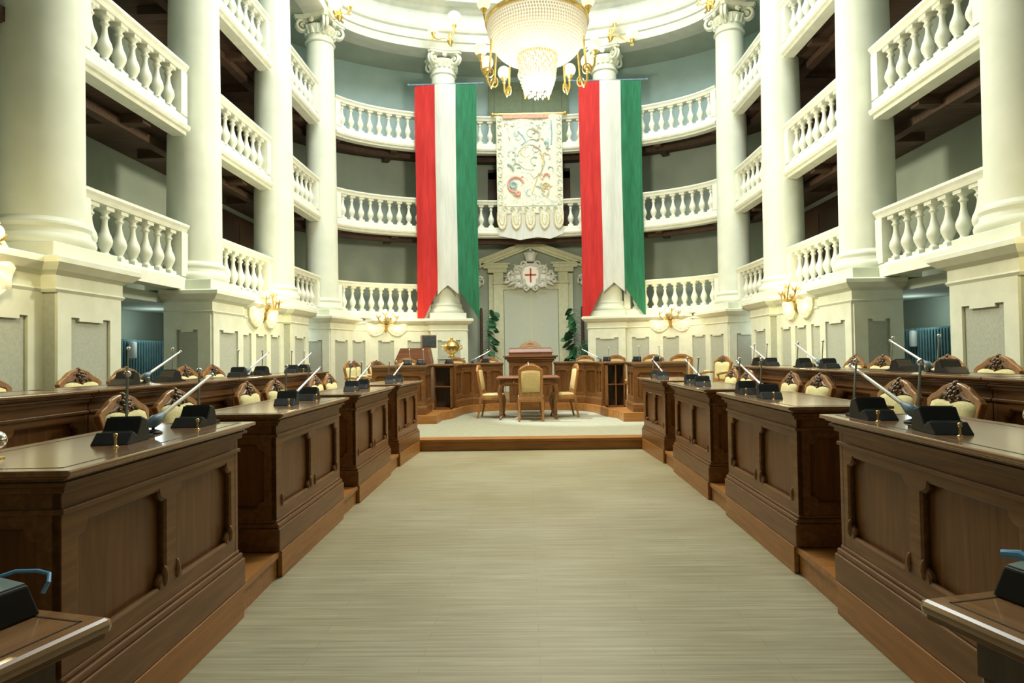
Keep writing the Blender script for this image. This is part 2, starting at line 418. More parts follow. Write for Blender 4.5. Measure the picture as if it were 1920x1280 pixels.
b = MB(); b.box((-1.72, 9.66, 0), (1.72, 9.72, .13)); b.box((-1.72, 9.64, .13), (1.72, 9.95, .178)); st = struct(b.build('trim_3', 'skirt', bevel=.008))
# raised platform with curved inner edge
apse = [(1.74, 11.95), (1.72, 12.6), (1.54, 13.0), (1.40, 14.0), (1.20, 14.38), (.85, 14.62), (.45, 14.75), (0, 14.78)]
poly = [(2.9, 11.95)]+apse+[(-x, y) for x, y in apse[-2::-1]]+[(-2.9, 11.95), (-6.6, 11.95), (-6.6, 15.65)]
poly += [(6.6*math.cos(PI-PI*i/24), 15.65+3.85*math.sin(PI*i/24)) for i in range(1, 24)]+[(6.6, 15.65), (6.6, 11.95)]
b = MB(); tri_prism(b, poly, .17, .335); struct(b.build('floor', 'skirt', bevel=.006))

# ------------------------------------------------------------------ columns
def column_proto():
    t = thing('column', 'x', 'column')
    b = MB(); b.box((-.5, -.5, 0), (.5, .5, .16)); b.build('plinth', 'column', t, bevel=.01)
    b = MB(); b.lathe([(.47,.16),(.495,.19),(.50,.225),(.49,.26),(.455,.29),(.45,.31),(.435,.345),(.44,.36),(.455,.385),(.45,.41),(.425,.43),(.40,.46)], 40)
    b.build('base', 'column', t)
    H = 6.88
    prof = [(.398, .46)]
    for i in range(1, 15):
        u = i/14; prof.append((.395-.065*u**1.6, .46+(H-.46)*u))
    b = MB(); b.lathe(prof, 40); b.build('shaft', 'column', t)
    b = MB(); b.lathe([(.33,H),(.365,H+.01),(.375,H+.03),(.36,H+.055),(.335,H+.065),(.33,H+.10),(.33,H+.22),(.35,H+.26),(.385,H+.30),(.40,H+.36),(.38,H+.42),(.34,H+.44)], 32)
    cp = b.build('capital', 'column', t)
    # four diagonal volutes with a little acanthus between
    v = MB()
    for k in range(4):
        a = PI/4+k*PI/2
        mt = Matrix.Rotation(a, 4, 'Z')
        pts = []; rad = []
        for i in range(26):
            th = i/25*2.6*PI; r = .16*(1-.78*i/25)
            pts.append(Vector((.44+r*math.sin(th), 0, H+.40+r*math.cos(th)))); rad.append(.042*(1-.4*i/25))
        for off in (-.045, .045):
            v.tube([p+Vector((0, off, 0)) for p in pts], rad, 8, mt)
        v.tube([(.30, 0, H+.54), (.38, 0, H+.545), (.44, 0, H+.53)], [.05, .05, .04], 8, mt)
        v.ball((.44, 0, H+.40), .045, 10, 6, mt, (1, 2.0, 1))
    v.build('volute', 'column', cp)
    g = MB()
    for k in range(16):
        mt = Matrix.Rotation(2*PI*k/16, 4, 'Z'); up = .05*(k % 2)
        g.tube([(.33,0,H+.20),(.36,0,H+.27+up),(.40,0,H+.33+up),(.385,0,H+.36+up)], [.05,.045,.03,.012], 6, mt)
    for k in range(4):
        mt = Matrix.Rotation(k*PI/2, 4, 'Z'); g.ball((.40, 0, H+.50), .06, 10, 6, mt, (.7, 1.2, 1))
        for j in range(5): g.ball((.41+.01*math.cos(j), .05*math.cos(j*1.26), H+.50+.05*math.sin(j*1.26)), .025, 6, 4, mt)
    g.build('acanthus', 'column', cp)
    b = MB()
    ab = []
    for k in range(4):
        a = k*PI/2
        for (x, y) in [(.47, -.40), (.42, -.22), (.40, 0), (.42, .22), (.47, .40), (.47, .47)]:
            if (x, y) == (.47, .47): continue
            ab.append((x*math.cos(a)-y*math.sin(a), x*math.sin(a)+y*math.cos(a)))
    b.prism(ab, H+.55, H+.61); b.prism([(x*1.05, y*1.05) for x, y in ab], H+.61, 7.53); b.build('abacus', 'column', cp)
    return t
proto = column_proto()
ordn = {1: 'nearest the camera', 2: 'second from the camera', 3: 'third from the camera', 4: 'fourth from the camera, at the bend of the wall'}
first = True
for sgn, sd in ((-1, 'left'), (1, 'right')):
    for i in (1, 2, 3, 4, 5):
        x, y = CPOS[i]; p, d = at_s(CS[i]); ang = math.atan2(d.y, d.x)-PI/2
        x, y = p.x, p.y
        lab = ('tall pale plaster column on the %s side, %s' % (sd, ordn[i])) if i < 5 else 'tall white column behind the tricolour flag %s of the doorway' % sd
        if first:
            proto.location = (sgn*x, y, BASE1); proto.rotation_euler = (0, 0, sgn*ang); proto['label'] = lab; proto['group'] = 'giant columns round the hall'; first = False
        else: dup(proto, (sgn*x, y, BASE1), sgn*ang, lab, 'giant columns round the hall')

# ------------------------------------------------------------------ balustrades
def baluster_mb():
    b = MB(); w = .075
    b.box((-w,-w,0),(w,w,.05)); b.box((-w,-w,.60),(w,w,.65))
    b.lathe([(.062,.05),(.062,.07),(.045,.085),(.042,.10),(.055,.13),(.082,.19),(.088,.235),(.078,.28),(.052,.34),(.034,.42),(.030,.47),(.036,.50),(.052,.515),(.052,.53),(.036,.545),(.040,.57),(.062,.59),(.062,.60)], 14)
    return b
_b = baluster_mb().build('baluster', 'stone'); BALM = _b.data; bpy.data.objects.remove(_b)
def sub(q0, q1, n):
    return [at_s(q0+(q1-q0)*i/n)[0] for i in range(n+1)]
def balustrade(q0, q1, lv, sgn, label, center=False):
    zt = RAIL[lv]
    if center:
        L = SEND-q0
        half = sub(q0, SEND, 8); path = half+[Vector((-p.x, p.y)) for p in half[-2::-1]]; length = 2*L
    else:
        path = sub(q0, q1, 8 if q0 > 15 else 2); length = q1-q0
    path = [Vector((p.x*sgn, p.y)) for p in path]
    # local outward normal is to the right of the near->far direction on the right side
    k = 1 if sgn > 0 else -1
    x0, y0 = path[len(path)//2].x, path[len(path)//2].y
    t = thing('balustrade', label, 'balustrade', (x0, y0, zt-.97), 0, 'white balustrades of the three galleries')
    P = [(p.x-x0, p.y-y0) for p in path]
    def sw(name, prof, mat='stone'):
        b = MB(); b.sweep(P, [(k*n, z) for n, z in (prof if k < 0 else prof[::-1])]); return b.build(name, mat, t)
    sw('rail', [(-.15,.97-.035),(-.15,.97),(.13,.97),(.13,.97-.12),(-.10,.97-.12),(-.12,.97-.07)])
    if lv == 0: sw('base_rail', [(-.12,.0),(-.12,.16),(-.09,.20),(.11,.20),(.11,.0)])
    else: sw('base_rail', [(-.10,-.08),(-.10,-.03),(-.15,-.02),(-.17,.02),(-.17,.05),(-.12,.07),(-.12,.17),(-.09,.20),(.11,.20),(.11,-.08)])
    # end posts
    def pt(q):
        if center:
            f = q/length
            if f <= .5: p, d = at_s(q0+q)
            else: p, d = at_s(q0+length-q); p = Vector((-p.x, p.y)); d = Vector((d.x, -d.y))
            return p, d
        p, d = at_s(q0+q); return Vector((p.x*sgn, p.y)), Vector((d.x*sgn, d.y))
    pw = .17
    for q in (pw/2, length-pw/2):
        p, d = pt(q); a = math.atan2(d.y, d.x)
        b = MB(); b.box((-pw/2, -.12, .2), (pw/2, .12, .85)); b.build('post', 'stone', t, (p.x-x0, p.y-y0, 0), (0, 0, a))
    n = max(3, round((length-2*pw)/.285))
    for i in range(n):
        p, d = pt(pw+(length-2*pw)*(i+.5)/n); a = math.atan2(d.y, d.x)
        o = bpy.data.objects.new('baluster', BALM); COL.objects.link(o); o.parent = t; o.location = (p.x-x0, p.y-y0, .2); o.rotation_euler = (0, 0, a)
    return t
lvn = ['lowest gallery', 'middle gallery', 'top gallery']
bayn = {0: 'the bay nearest the camera', 1: 'the bay between first and second column', 2: 'the bay between second and third column', 3: 'the bay between third and fourth column', 4: 'the curved bay beside the flag'}
for lv in (0, 1, 2):
    for sgn, sd in ((-1, 'left'), (1, 'right')):
        for i in (0, 1, 2, 3, 4):
            if i == 0: continue
            if i == 1 and lv == 2: continue
            g = .43 if i < 4 else .45
            balustrade(CS[i]+g, CS[i+1]-g, lv, sgn, 'white balustrade of the %s, %s side, %s' % (lvn[lv], sd, bayn[i]))
    if lv > 0: balustrade(CS[5]+.43, 0, lv, 1, 'white balustrade of the %s at the centre, behind the hanging tapestry' % lvn[lv], True)

# ------------------------------------------------------------------ podium below the columns
def notch_rect(x0, y0, x1, y1, r, n=4, bottom=True):
    """rectangle with concave quarter-round corners; ccw"""
    out = []
    def arc(cx, cy, a0):
        return [(cx+r*math.cos(a0-PI/2*i/n), cy+r*math.sin(a0-PI/2*i/n)) for i in range(n+1)]
    if bottom:
        out += arc(x1, y0, PI); out += arc(x1, y1, PI*1.5)
        out += arc(x0, y1, 0); out += arc(x0, y0, PI/2)
        # order: start lower right going up
        out2 = []
        out2 += arc(x0, y0, PI/2)[::1]; 
        out2 += arc(x1, y0, PI); out2 += arc(x1, y1, 1.5*PI); out2 += arc(x0, y1, 2*PI)
        return out2
    out = [(x0, y0), (x1, y0)]
    out += arc(x1, y1, 1.5*PI); out += arc(x0, y1, 2*PI)
    return out
def ear_panel(x0, y0, x1, y1, r):
    """panel with square bottom and a lowered tab in the top edge, like the wall panels"""
    w = x1-x0; e = min(.12, w*.22)
    return [(x0, y0), (x1, y0), (x1, y1), (x1-e, y1), (x1-e, y1-r), (x0+e, y1-r), (x0+e, y1), (x0, y1)]
def offset_pt(q, off, dq=0):
    p, d = at_s(q); n = Vector((d.y, -d.x)); return p+n*off+d*dq
def podium(path, back, sgn, label, panels):
    """path: right-side plan, near to far, along the visible faces; inner faces lie to the LEFT of the direction"""
    t = thing('podium', label, 'podium', (0, 0, 0), 0, 'cream podiums under the columns')
    b = MB(); tri_prism(b, [tuple(p) for p in path]+back, .17, 2.3); b.build('core', 'panel', t, mirror=sgn < 0)
    cor = [(0,2.12),(-.03,2.12),(-.05,2.15),(-.03,2.17),(-.03,2.29),(-.06,2.31),(-.10,2.33),(-.15,2.38),(-.17,2.40),(-.17,2.45),(-.14,2.47),(0.3,2.47),(.3,2.3),(0,2.3)]
    b = MB(); b.sweep(path, cor[::-1]); b.build('cornice', 'plaster', t, mirror=sgn < 0)
    b = MB(); b.sweep(path, [(0,.168),(-.055,.168),(-.055,.42),(-.04,.46),(0,.46)][::-1]); b.build('baseboard', 'plaster', t, mirror=sgn < 0)
    for i, n in enumerate(panels):
        if not n: continue
        a, c = Vector(path[i]), Vector(path[i+1]); L = (c-a).length; d = (c-a)/L
        nrm = Vector((-d.y, d.x))
        # local x runs far->near so that local z points to the hall
        fr = frame((c.x, c.y, 0), (-d.x, -d.y, 0), (nrm.x, nrm.y, 0))
        # frame(): y = z x x ; make sure it points up
        if fr.col[1].z < 0: fr = frame((a.x, a.y, 0), (d.x, d.y, 0), (nrm.x, nrm.y, 0))
        m_ = .13 if L < .5 else .19; w = (L-m_*(n+1))/n
        holes = [ear_panel(m_+j*(w+m_), .56, m_+j*(w+m_)+w, 1.88, .035) for j in range(n)]
        b = MB(); b.plate([(0,.46),(L,.46),(L,2.12),(0,2.12)], holes, .03, fr)
        b.build('panel_frame', 'plaster', t, mirror=sgn < 0)
    return t
def pod_corners(i, inner=.5, half=.5):
    """near and far inner corners of a pedestal under column i"""
    return offset_pt(CS[i], -inner, -half), offset_pt(CS[i], -inner, half)
REC = .35
for sgn, sd in ((-1, 'left'), (1, 'right')):
    # first: column at 3.6 to column 1
    p = [(5.6, 3.1), (4.7, 3.1), (4.7, 4.1), (4.85, 4.1), (4.85, 6.22), (4.7, 6.22), (4.7, 7.21), (5.42, 7.21)]
    podium(p, [], sgn, 'cream podium on the %s side, nearest the camera, cut by the frame edge' % sd, [1,1,0,3,0,1,1])
    p = [(5.40, 9.37), (4.7, 9.37), (4.7, 10.37), (4.85, 10.37), (4.85, 12.52), (4.7, 12.52), (4.7, 13.51), (5.40, 13.51)]
    podium(p, [], sgn, 'cream podium on the %s side with a lit sconce at its middle, between the radiators' % sd, [1,1,0,3,0,1,1])
    a, c = pod_corners(4); e, f = pod_corners(5)
    ao = offset_pt(CS[4], .42, -.5); fo = offset_pt(CS[5], .42, .5)
    q0, q1 = CS[4]+.5, CS[5]-.5
    mid = [offset_pt(q0+(q1-q0)*k/3, -REC) for k in range(4)]
    p = [ao, a, c]+mid+[e, f, fo]
    back = [tuple(offset_pt(q0+(q1-q0)*k/3, .42)) for k in (3, 2, 1, 0)]
    p = [tuple(v) for v in p]
    podium(p, back, sgn, 'curved cream podium at the back, %s of the doorway, with a lit sconce' % sd, [1,1,0,1,1,1,0,1,1])
# ------------------------------------------------------------------ doorway with pediment and arms
YW = 19.42; DX = .12
portal = thing('doorway_portal', 'cream doorway surround with a pointed pediment on the back wall', 'doorway', (DX, YW, 0))
b = MB()
for s in (-1, 1):
    b.box((s*.83 if s > 0 else -1.13, -.06, .335), (1.13 if s > 0 else -.83, .2, 3.95))
    b.box((min(s*1.13, s*1.28), .0, .335), (max(s*1.13, s*1.28), .2, 3.9))
    b.box((min(s*.8, s*1.16), -.09, 3.60), (max(s*.8, s*1.16), .2, 3.66))
b.box((-.85, -.03, 3.43), (.85, .2, 3.62)); b.box((-.87, -.06, 3.58), (.87, .2, 3.64))
b.build('jamb', 'portal', portal, bevel=.01)
b = MB(); b.box((-1.1, .04, 3.6), (1.1, .22, 4.3)); tri = [(-1.4, 4.25), (1.4, 4.25), (0, 4.75)]
b.plate(tri, [], .1, frame((0, .18, 0), (1, 0, 0), (0, -1, 0))); b.build('tympanum', 'wall', portal)
b = MB()
for s in (-1, 1):
    x0, x1 = (s*.62, s*1.5) if s > 0 else (-1.5, -.62)
    b.box((x0+ (0 if s < 0 else .0), -.16, 4.18), (x1, .2, 4.24)); b.box((min(s*.68, s*1.42), -.12, 4.08), (max(s*.68, s*1.42), .2, 4.18)); b.box((min(s*.72, s*1.30), -.09, 3.95), (max(s*.72, s*1.30), .2, 4.08))
    for (th, dy, pr) in ((.10, 0, -.22), (.10, -.09, -.16), (.07, -.15, -.10)):
        A = Vector((s*1.55, 0, 4.24+dy)); B = Vector((0, 0, 4.82+dy)); d = (B-A).normalized(); n = Vector((-d.z, 0, d.x))*(1 if s < 0 else -1)
        n = Vector((0, 0, 1))
        q = [A, B, B+n*th*1.1, A+n*th*1.1]
        vs = [(v.x, pr, v.z) for v in q]+[(v.x, .2, v.z) for v in q]
        b.add(vs, [(0,1,2,3),(7,6,5,4),(0,4,5,1),(1,5,6,2),(2,6,7,3),(3,7,4,0)])
b.build('pediment', 'portal', portal, bevel=.006)
for s in (-1, 1):
    dr = MB(); x0, x1 = (0.004, .82) if s > 0 else (-.82, -.004)
    dr.box((x0, .02, .335), (x1, .08, 3.43))
    o = dr.build('door_leaf', 'door', portal, bevel=.004)
b = MB(); b.box((-.022, .0, .34), (.022, .03, 3.43)); b.build('meeting_rail', 'portal', portal)
# shield of arms: white scrolls, crown, red cross
arms = thing('coat_of_arms', 'white carved coat of arms with crown and red cross above the door', 'coat of arms', (DX, YW-.14, 3.83))
b = MB()
def disc_outline(pts, depth, y): b.plate(pts, [], depth, frame((0, y, 0), (1, 0, 0), (0, -1, 0)))
sh = [(.0,-.36),(.10,-.31),(.21,-.20),(.26,-.05),(.27,.12),(.22,.26),(.10,.30),(0,.33),(-.10,.30),(-.22,.26),(-.27,.12),(-.26,-.05),(-.21,-.20),(-.10,-.31)]
disc_outline(sh, .10, .06)
b.tube([(x, -.05, z) for x, z in sh], .03, 8, None, True)
b.build('shield', 'white', arms)
b = MB()
for s in (-1, 1):
    def scroll(cx, cz, r, turns, th0, dirn, rad):
        pts = []; rd = []
        for i in range(22):
            u = i/21; th = th0+dirn*u*turns*2*PI; rr_ = r*(1-.75*u)
            pts.append((s*(cx+rr_*math.cos(th)), -.02-.03*math.sin(u*3), cz+rr_*math.sin(th))); rd.append(rad*(1-.5*u))
        b.tube(pts, rd, 7)
    scroll(.38, .16, .16, 1.2, PI, -1, .045); scroll(.55, -.02, .16, 1.3, PI*.5, -1, .045); scroll(.34, -.20, .16, 1.2, PI*.8, 1, .05)
    scroll(.22, .34, .11, 1.1, PI*1.2, -1, .035); scroll(.70, -.12, .09, 1.2, PI*.6, 1, .03); scroll(.14, -.38, .09, 1.1, PI*.5, 1, .03)
    for (lx, lz, ang, L) in ((.60,.12,.6,.2),(.72,-.02,.1,.2),(.62,-.26,-.6,.2),(.46,.30,1.0,.18),(.80,-.20,-.2,.16),(.48,-.36,-.9,.15)):
        p0 = Vector((s*(lx-.12*math.cos(ang)), 0, lz-.12*math.sin(ang))); p1 = p0+Vector((s*L*math.cos(ang), -.05, L*math.sin(ang)))
        b.tube([p0, p0.lerp(p1, .5)+Vector((0,-.03,0)), p1], [.05, .045, .008], 7)
b.plate([(-.5,-.25),(-.2,-.38),(.2,-.38),(.5,-.25),(.62,-.05),(.42,.2),(.2,.38),(-.2,.38),(-.42,.2),(-.62,-.05)], [], .05, frame((0, .08, 0), (1, 0, 0), (0, -1, 0)))
b.build('scrollwork', 'white', arms)
b = MB(); b.lathe([(.13,.42),(.16,.44),(.15,.50),(.19,.60),(.17,.68),(.10,.74),(.02,.76)], 16)
for k in range(7): b.ball((.17*math.cos(k*PI/3.5), .17*math.sin(k*PI/3.5), .66), .04, 8, 5)
b.ball((0, 0, .79), .04, 8, 6); b.build('crown', 'white', arms)
b = MB(); b.box((-.022, -.075, -.21), (.022, -.03, .22)); b.box((-.17, -.075, .0), (.17, -.03, .045)); b.build('cross', 'cross', arms)
# doors of the upper galleries behind the tapestry
o = MB(); o.box((DX-1.2, 19.36, 7.45), (DX+1.22, 19.7, 9.75)); dd = struct(o.build('door_1', 'doorgreen'))
for s in (-1, 1):
    p = MB(); p.box((DX+s*.6-.42, 19.33, 7.6), (DX+s*.6+.42, 19.37, 9.5)); p.build('door_panel', 'doorgreen', dd, bevel=.01)
o = MB()
for s in (-1, 1): o.box((DX+s*1.1-.14, 19.36, 5.0), (DX+s*1.1+.14, 19.7, 7.0))
o.box((DX-1.24, 19.36, 6.8), (DX+1.24, 19.7, 7.1)); o.box((DX-1, 19.45, 5.0), (DX+1, 19.7, 6.9)); struct(o.build('door_2', 'darkwood'))

n_ = 3
for s_ in (-1, 1):
    for z0, z1 in ((2.45, 4.75), (4.95, 7.15)):
        o = MB(); o.box((min(s_*6.66, s_*6.9), 12.2, z0), (max(s_*6.66, s_*6.9), 15.6, z1)); dd = struct(o.build('door_%d' % n_, 'darkwood')); n_ += 1
        for y in (12.5, 13.6, 14.65):
            p = MB(); p.box((min(s_*6.63, s_*6.66), y, z0+.2), (max(s_*6.63, s_*6.66), y+.75, z1-.2)); p.build('door_panel', 'darkwood', dd, bevel=.008)

# ------------------------------------------------------------------ flags
def flag(cx, cy, label, gr):
    z1 = 8.93
    t = thing('flag', label, 'flag', (cx, cy, z1), 0, gr)
    b = MB(); b.tube([(-1.02, .0, .03), (1.02, 0, .03)], .022, 10); b.ball((-1.03,0,.03), .04); b.ball((1.03,0,.03), .04); b.build('rod', 'bluegrey', t)
    def stripe(name, u0, u1, mat, zb):
        b = MB(); nu, nz = 10, 40; vs = []; fs = []
        for side in (0, 1):
            for j in range(nz+1):
                for i in range(nu+1):
                    u = u0+(u1-u0)*i/nu; bot = zb(u); z = bot*(j/nz)
                    fold = .03*math.sin(u*13+.5*math.sin(z*1.1))*(.3+.7*j/nz)+.012*math.sin(z*3+u*5)
                    bulge = -.10*math.exp(-(u/.42)**2)
                    sway = .02*math.sin(z*.9+u)
                    vs.append((u+sway*.5, bulge+fold+(.006 if side else 0), z))
        N = (nu+1)*(nz+1)
        for j in range(nz):
            for i in range(nu):
                a = j*(nu+1)+i; fs.append((a, a+nu+1, a+nu+2, a+1)); fs.append((N+a, N+a+1, N+a+nu+2, N+a+nu+1))
        for j in range(nz):
            for i in (0, nu):
                a = j*(nu+1)+i; q = (a, N+a, N+a+nu+1, a+nu+1); fs.append(q if i else q[::-1])
        for i in range(nu):
            a = nz*(nu+1)+i; fs.append((a, N+a, N+a+1, a+1)); fs.append((i+1, N+i+1, N+i, i))
        b.add(vs, fs, True); b.build(name, mat, t, angle=60)
    side = lambda u: -(5.72+.75*(abs(u)-.28)/.57)-0
    stripe('red_stripe', -.85, -.285, 'red', lambda u: -5.65-.85*min(1, (abs(u)-.28)/.4))
    stripe('white_stripe', -.285, .285, 'whitecloth', lambda u: -5.55-.25*abs(u)/.285)
    stripe('green_stripe', .285, .85, 'green', lambda u: -5.65-.85*(abs(u)-.28)/.57)
    return t
flag(-2.17, 17.50, 'red, white and green flag draped down the column left of the doorway', 'tricolour flags')
flag(2.36, 17.50, 'red, white and green flag draped down the column right of the doorway', 'tricolour flags')

# ------------------------------------------------------------------ tapestry
tp = thing('tapestry', 'pale embroidered tapestry with a scalloped lower edge hanging from the top gallery', 'tapestry', (.13, 18.0, 8.27))
def wavy(x0, x1, z0, z1, mat, name, dy=0, nx=16, nz=24, parent=tp, outline=None):
    b = MB(); vs = []; fs = []
    for k in (0, 1):
        for j in range(nz+1):
            for i in range(nx+1):
                x = x0+(x1-x0)*i/nx; z = z1+(z0-z1)*j/nz
                vs.append((x, dy+.02*math.sin(x*7+z*.8)+.012*k, z))
    N = (nx+1)*(nz+1)
    for j in range(nz):
        for i in range(nx):
            a = j*(nx+1)+i; fs.append((a, a+nx+1, a+nx+2, a+1)); fs.append((N+a, N+a+1, N+a+nx+2, N+a+nx+1))
    b.add(vs, fs, True); return b.build(name, mat, parent, angle=60)
wavy(-.93, .93, -2.83, 0, 'tapborder', 'cloth', 0)
fld = wavy(-.76, .76, -2.62, -.22, 'tapestry', 'field', -.014)
b = MB(); b.tube([(-1.0, 0, .0), (1.0, 0, 0)], .03, 10); b.ball((-1.03,0,0), .06); b.ball((1.03,0,0), .06); b.build('rod', 'gold', tp)
b = MB(); b.box((-.75, -.035, -.13), (.55, -.022, -.03)); b.build('red_band', 'rose', tp)
for k in range(5):
    x = -.8+.4*k; b = MB()
    pts = [(x-.13,-2.80),(x-.135,-3.0),(x-.12,-3.12),(x-.07,-3.23),(x,-3.28),(x+.07,-3.23),(x+.12,-3.12),(x+.135,-3.0),(x+.13,-2.80)]
    b.plate(pts, [], .015, frame((0, 0, 0), (1, 0, 0), (0, -1, 0))); s_ = b.build('scallop', 'tapborder', tp)
    b = MB(); b.tube([(px, -.022, pz) for px, pz in pts], .014, 6); b.tube([(px*1+(x-px)*.5, -.02, -3.0+(pz+3.0)*.55) for px, pz in pts], .010, 6); b.build('braid', 'ochre', s_)
b = MB(); b.plate([(-.88,-2.8),(.88,-2.8),(.92,-3.42),(.55,-3.56),(.2,-3.5),(-.3,-3.58),(-.9,-3.45)][::-1], [], .01, frame((0, .03, 0), (1, 0, 0), (0, -1, 0))); b.build('under_cloth', 'whitecloth', tp)
# embroidery: wreath with bird, leafy scrolls, border vines
def emb(name, mat, shapes):
    for pts, r in shapes:
        b = MB(); b.tube([(x, -.022, z) for x, z in pts], r, 6); o = b.build(name, mat, fld)
    return o
def circ(cx, cz, r, n=18, a0=0, a1=2*PI): return [(cx+r*math.cos(a0+(a1-a0)*i/n), cz+r*math.sin(a0+(a1-a0)*i/n)) for i in range(n+1)]
emb('rose_wreath', 'rose', [(circ(-.40, -2.02, .22, 14, .2, 5.2), .035), (circ(-.34,-2.27,.05), .04), (circ(.47,-1.80,.08,8,0,PI), .03)])
emb('blue_embroidery', 'teal', [(circ(-.47,-2.03,.08), .035), ([(-.62,-1.42),(-.5,-1.5),(-.46,-1.6)], .035), ([(.44,-.80),(.52,-.88),(.5,-1.0)], .05), ([(-.32,-.5),(-.2,-.62),(-.1,-.8),(-.22,-.9)], .03), ([(.62,-.2),(.64,-.6),(.62,-.9)], .025)])
emb('sage_embroidery', 'sage', [(circ(.05,-.55,.12,10,.5,5), .02), (circ(.02,-1.25,.36,20,.5,3.0), .018), (circ(.02,-1.25,.36,20,3.6,5.0), .018), (circ(.1,-.95,.22,12,1,3.6), .02), ([(.0,-1.7),(.12,-1.85),(.3,-1.7),(.42,-1.4)], .02), (circ(.15,-1.35,.12,9,1,5), .02), ([(.1,-.4),(.3,-.55),(.25,-.75)], .035)])
emb('gold_embroidery', 'ochre', [(circ(.45,-2.1,.12,12,0,4.5), .02), (circ(-.1,-1.1,.14,12,1,5.5), .018), ([(.25,-1.7),(.15,-2.0),(.05,-2.3)], .02), ([(.3,-1.1),(.4,-1.3),(.35,-1.5)], .025)])
rs = random.Random(4)
for mat_ in ('sage', 'sage', 'teal', 'ochre', 'sage', 'rose'):
    sh_ = []
    for k in range(9):
        cx, cz = rs.uniform(-.6, .6), rs.uniform(-2.45, -.35); a = rs.uniform(0, 6.28); r_ = rs.uniform(.03, .10)
        sh_.append((circ(cx, cz, r_, 7, a, a+rs.uniform(1.5, 4.0)), rs.uniform(.008, .018)))
    emb('leafy_motif', mat_, sh_)
vn = []
for i in range(13):
    z = -.15-.2*i
    for s in (-1, 1): vn.append((circ(s*.84, z, .05, 8, 0 if i % 2 else PI, (PI*1.4) if i % 2 else PI*2.4), .012))
for i in range(8): vn.append((circ(-.7+.2*i, -2.70, .05, 8, 0, PI*1.5), .016)); vn.append((circ(-.65+.18*i, -.30, .05, 8, PI*(i % 2), PI*(i % 2)+PI*1.3), .012))
b = MB()
for pts, r in vn: b.tube([(x, -.022, z) for x, z in pts], r, 6)
b.build('border_vine', 'sage', fld)

# ------------------------------------------------------------------ wall sconces
def sconce(loc, face, label):
    """face: rotation about z so that local -y looks into the hall"""
    t = thing('wall_sconce', label, 'wall lamp', loc, face, 'lit shell-shaped wall sconces')
    b = MB(); b.lathe([(.02,-.03),(.10,-.02),(.12,.0),(.10,.02),(.02,.04)], 16, Matrix.Rotation(PI/2, 4, 'X')); b.ball((0,-.06,-.02), .085, 12, 8)
    b.tube([(0,-.06,-.08),(0,-.08,-.20),(.0,-.04,-.27)], [.07,.045,.01], 8); b.build('bracket', 'gold', t)
    for s in (-1, 1):
        b = MB(); n = 40; cx, cz = s*.30, -.06; vs = [(cx, -.07, cz)]; fs = []
        for rg, (rad, dy) in enumerate(((.11,-.10),(.20,-.115),(.255,-.09),(.27,-.06))):
            for i in range(n):
                a = 2*PI*i/n; rb = rad*(1+.035*math.cos(a*10)*(rg+1)/3)*(1+.12*math.cos(a*2+s*.8))
                vs.append((cx+rb*math.cos(a), dy-.012*math.cos(a*10), cz+rb*1.08*math.sin(a)))
        for i in range(n): fs.append((0, 1+(i+1)%n, 1+i))
        for rg in range(3):
            for i in range(n):
                a_ = 1+rg*n+i; c_ = 1+rg*n+(i+1)%n; fs.append((a_, c_, c_+n, a_+n))
        N = len(vs); vs += [(cx, -.03, cz)]
        for i in range(n): fs.append((N, 1+3*n+i, 1+3*n+(i+1)%n))
        b.add(vs, fs, True)
        b.tube([(cx+.265*math.cos(a_), -.075, cz+.285*math.sin(a_)) for a_ in [2*PI*k/30 for k in range(30)]], .018, 6, None, True)
        b.build('shell', 'shell', t, angle=50)
    for k, (x, z, y) in enumerate(((-.24,.20,-.20),(-.08,.27,-.26),(.10,.27,-.26),(.25,.20,-.20),(0,.15,-.34))):
        b = MB(); b.tube([(0,-.06,-.02),(x*.5,y*1.0,-.03),(x,y,z-.13),(x,y,z-.06)], [.02,.016,.014,.03], 7)
        for q in range(5):
            a = q*2*PI/5; b.tube([(x,y,z-.06),(x+.05*math.cos(a),y+.05*math.sin(a),z-.05),(x+.08*math.cos(a),y+.08*math.sin(a),z-.01)], [.02,.018,.004], 5)
        am = b.build('arm', 'gold', t)
        b = MB(); b.ball((x, y, z), .062, 12, 8, None, (1,1,1.25)); b.build('bulb', 'globe', am)
    return t
def slamp(p, e): lamp('sconce_light', 'POINT', p, e, (1, .80, .42), .10)
sconce((-4.84, 11.45, 2.36), -PI/2+PI, 'lit shell sconce on the podium at the left side')
bpy.data.objects['wall_sconce'].rotation_euler = (0, 0, PI/2)
sconce((4.84, 11.45, 2.36), -PI/2, 'lit shell sconce on the podium at the right side')
sconce((-4.84, 5.2, 2.36), PI/2, 'lit sconce cut by the left edge of the frame')
sconce((4.84, 5.2, 2.36), -PI/2, 'added lit shell sconce on the right podium nearest the camera, outside the frame')  # unseen fixture, added to go with the light placed here
qm = (CS[4]+CS[5])/2
pm = offset_pt(qm, -REC); _, dm = at_s(qm); am_ = math.atan2(dm.y, dm.x)
sconce((pm.x, pm.y, 2.36), am_+PI, 'lit shell sconce on the curved podium right of the doorway')
sconce((-pm.x, pm.y, 2.36), -am_+PI, 'lit shell sconce on the curved podium left of the doorway')
for p in ((-4.3, 11.45, 2.62), (4.3, 11.45, 2.62), (-4.3, 5.2, 2.62), (4.3, 5.2, 2.62)): slamp(p, 34)
for s in (-1, 1): slamp((s*(pm.x-.3), pm.y-.42, 2.62), 30)
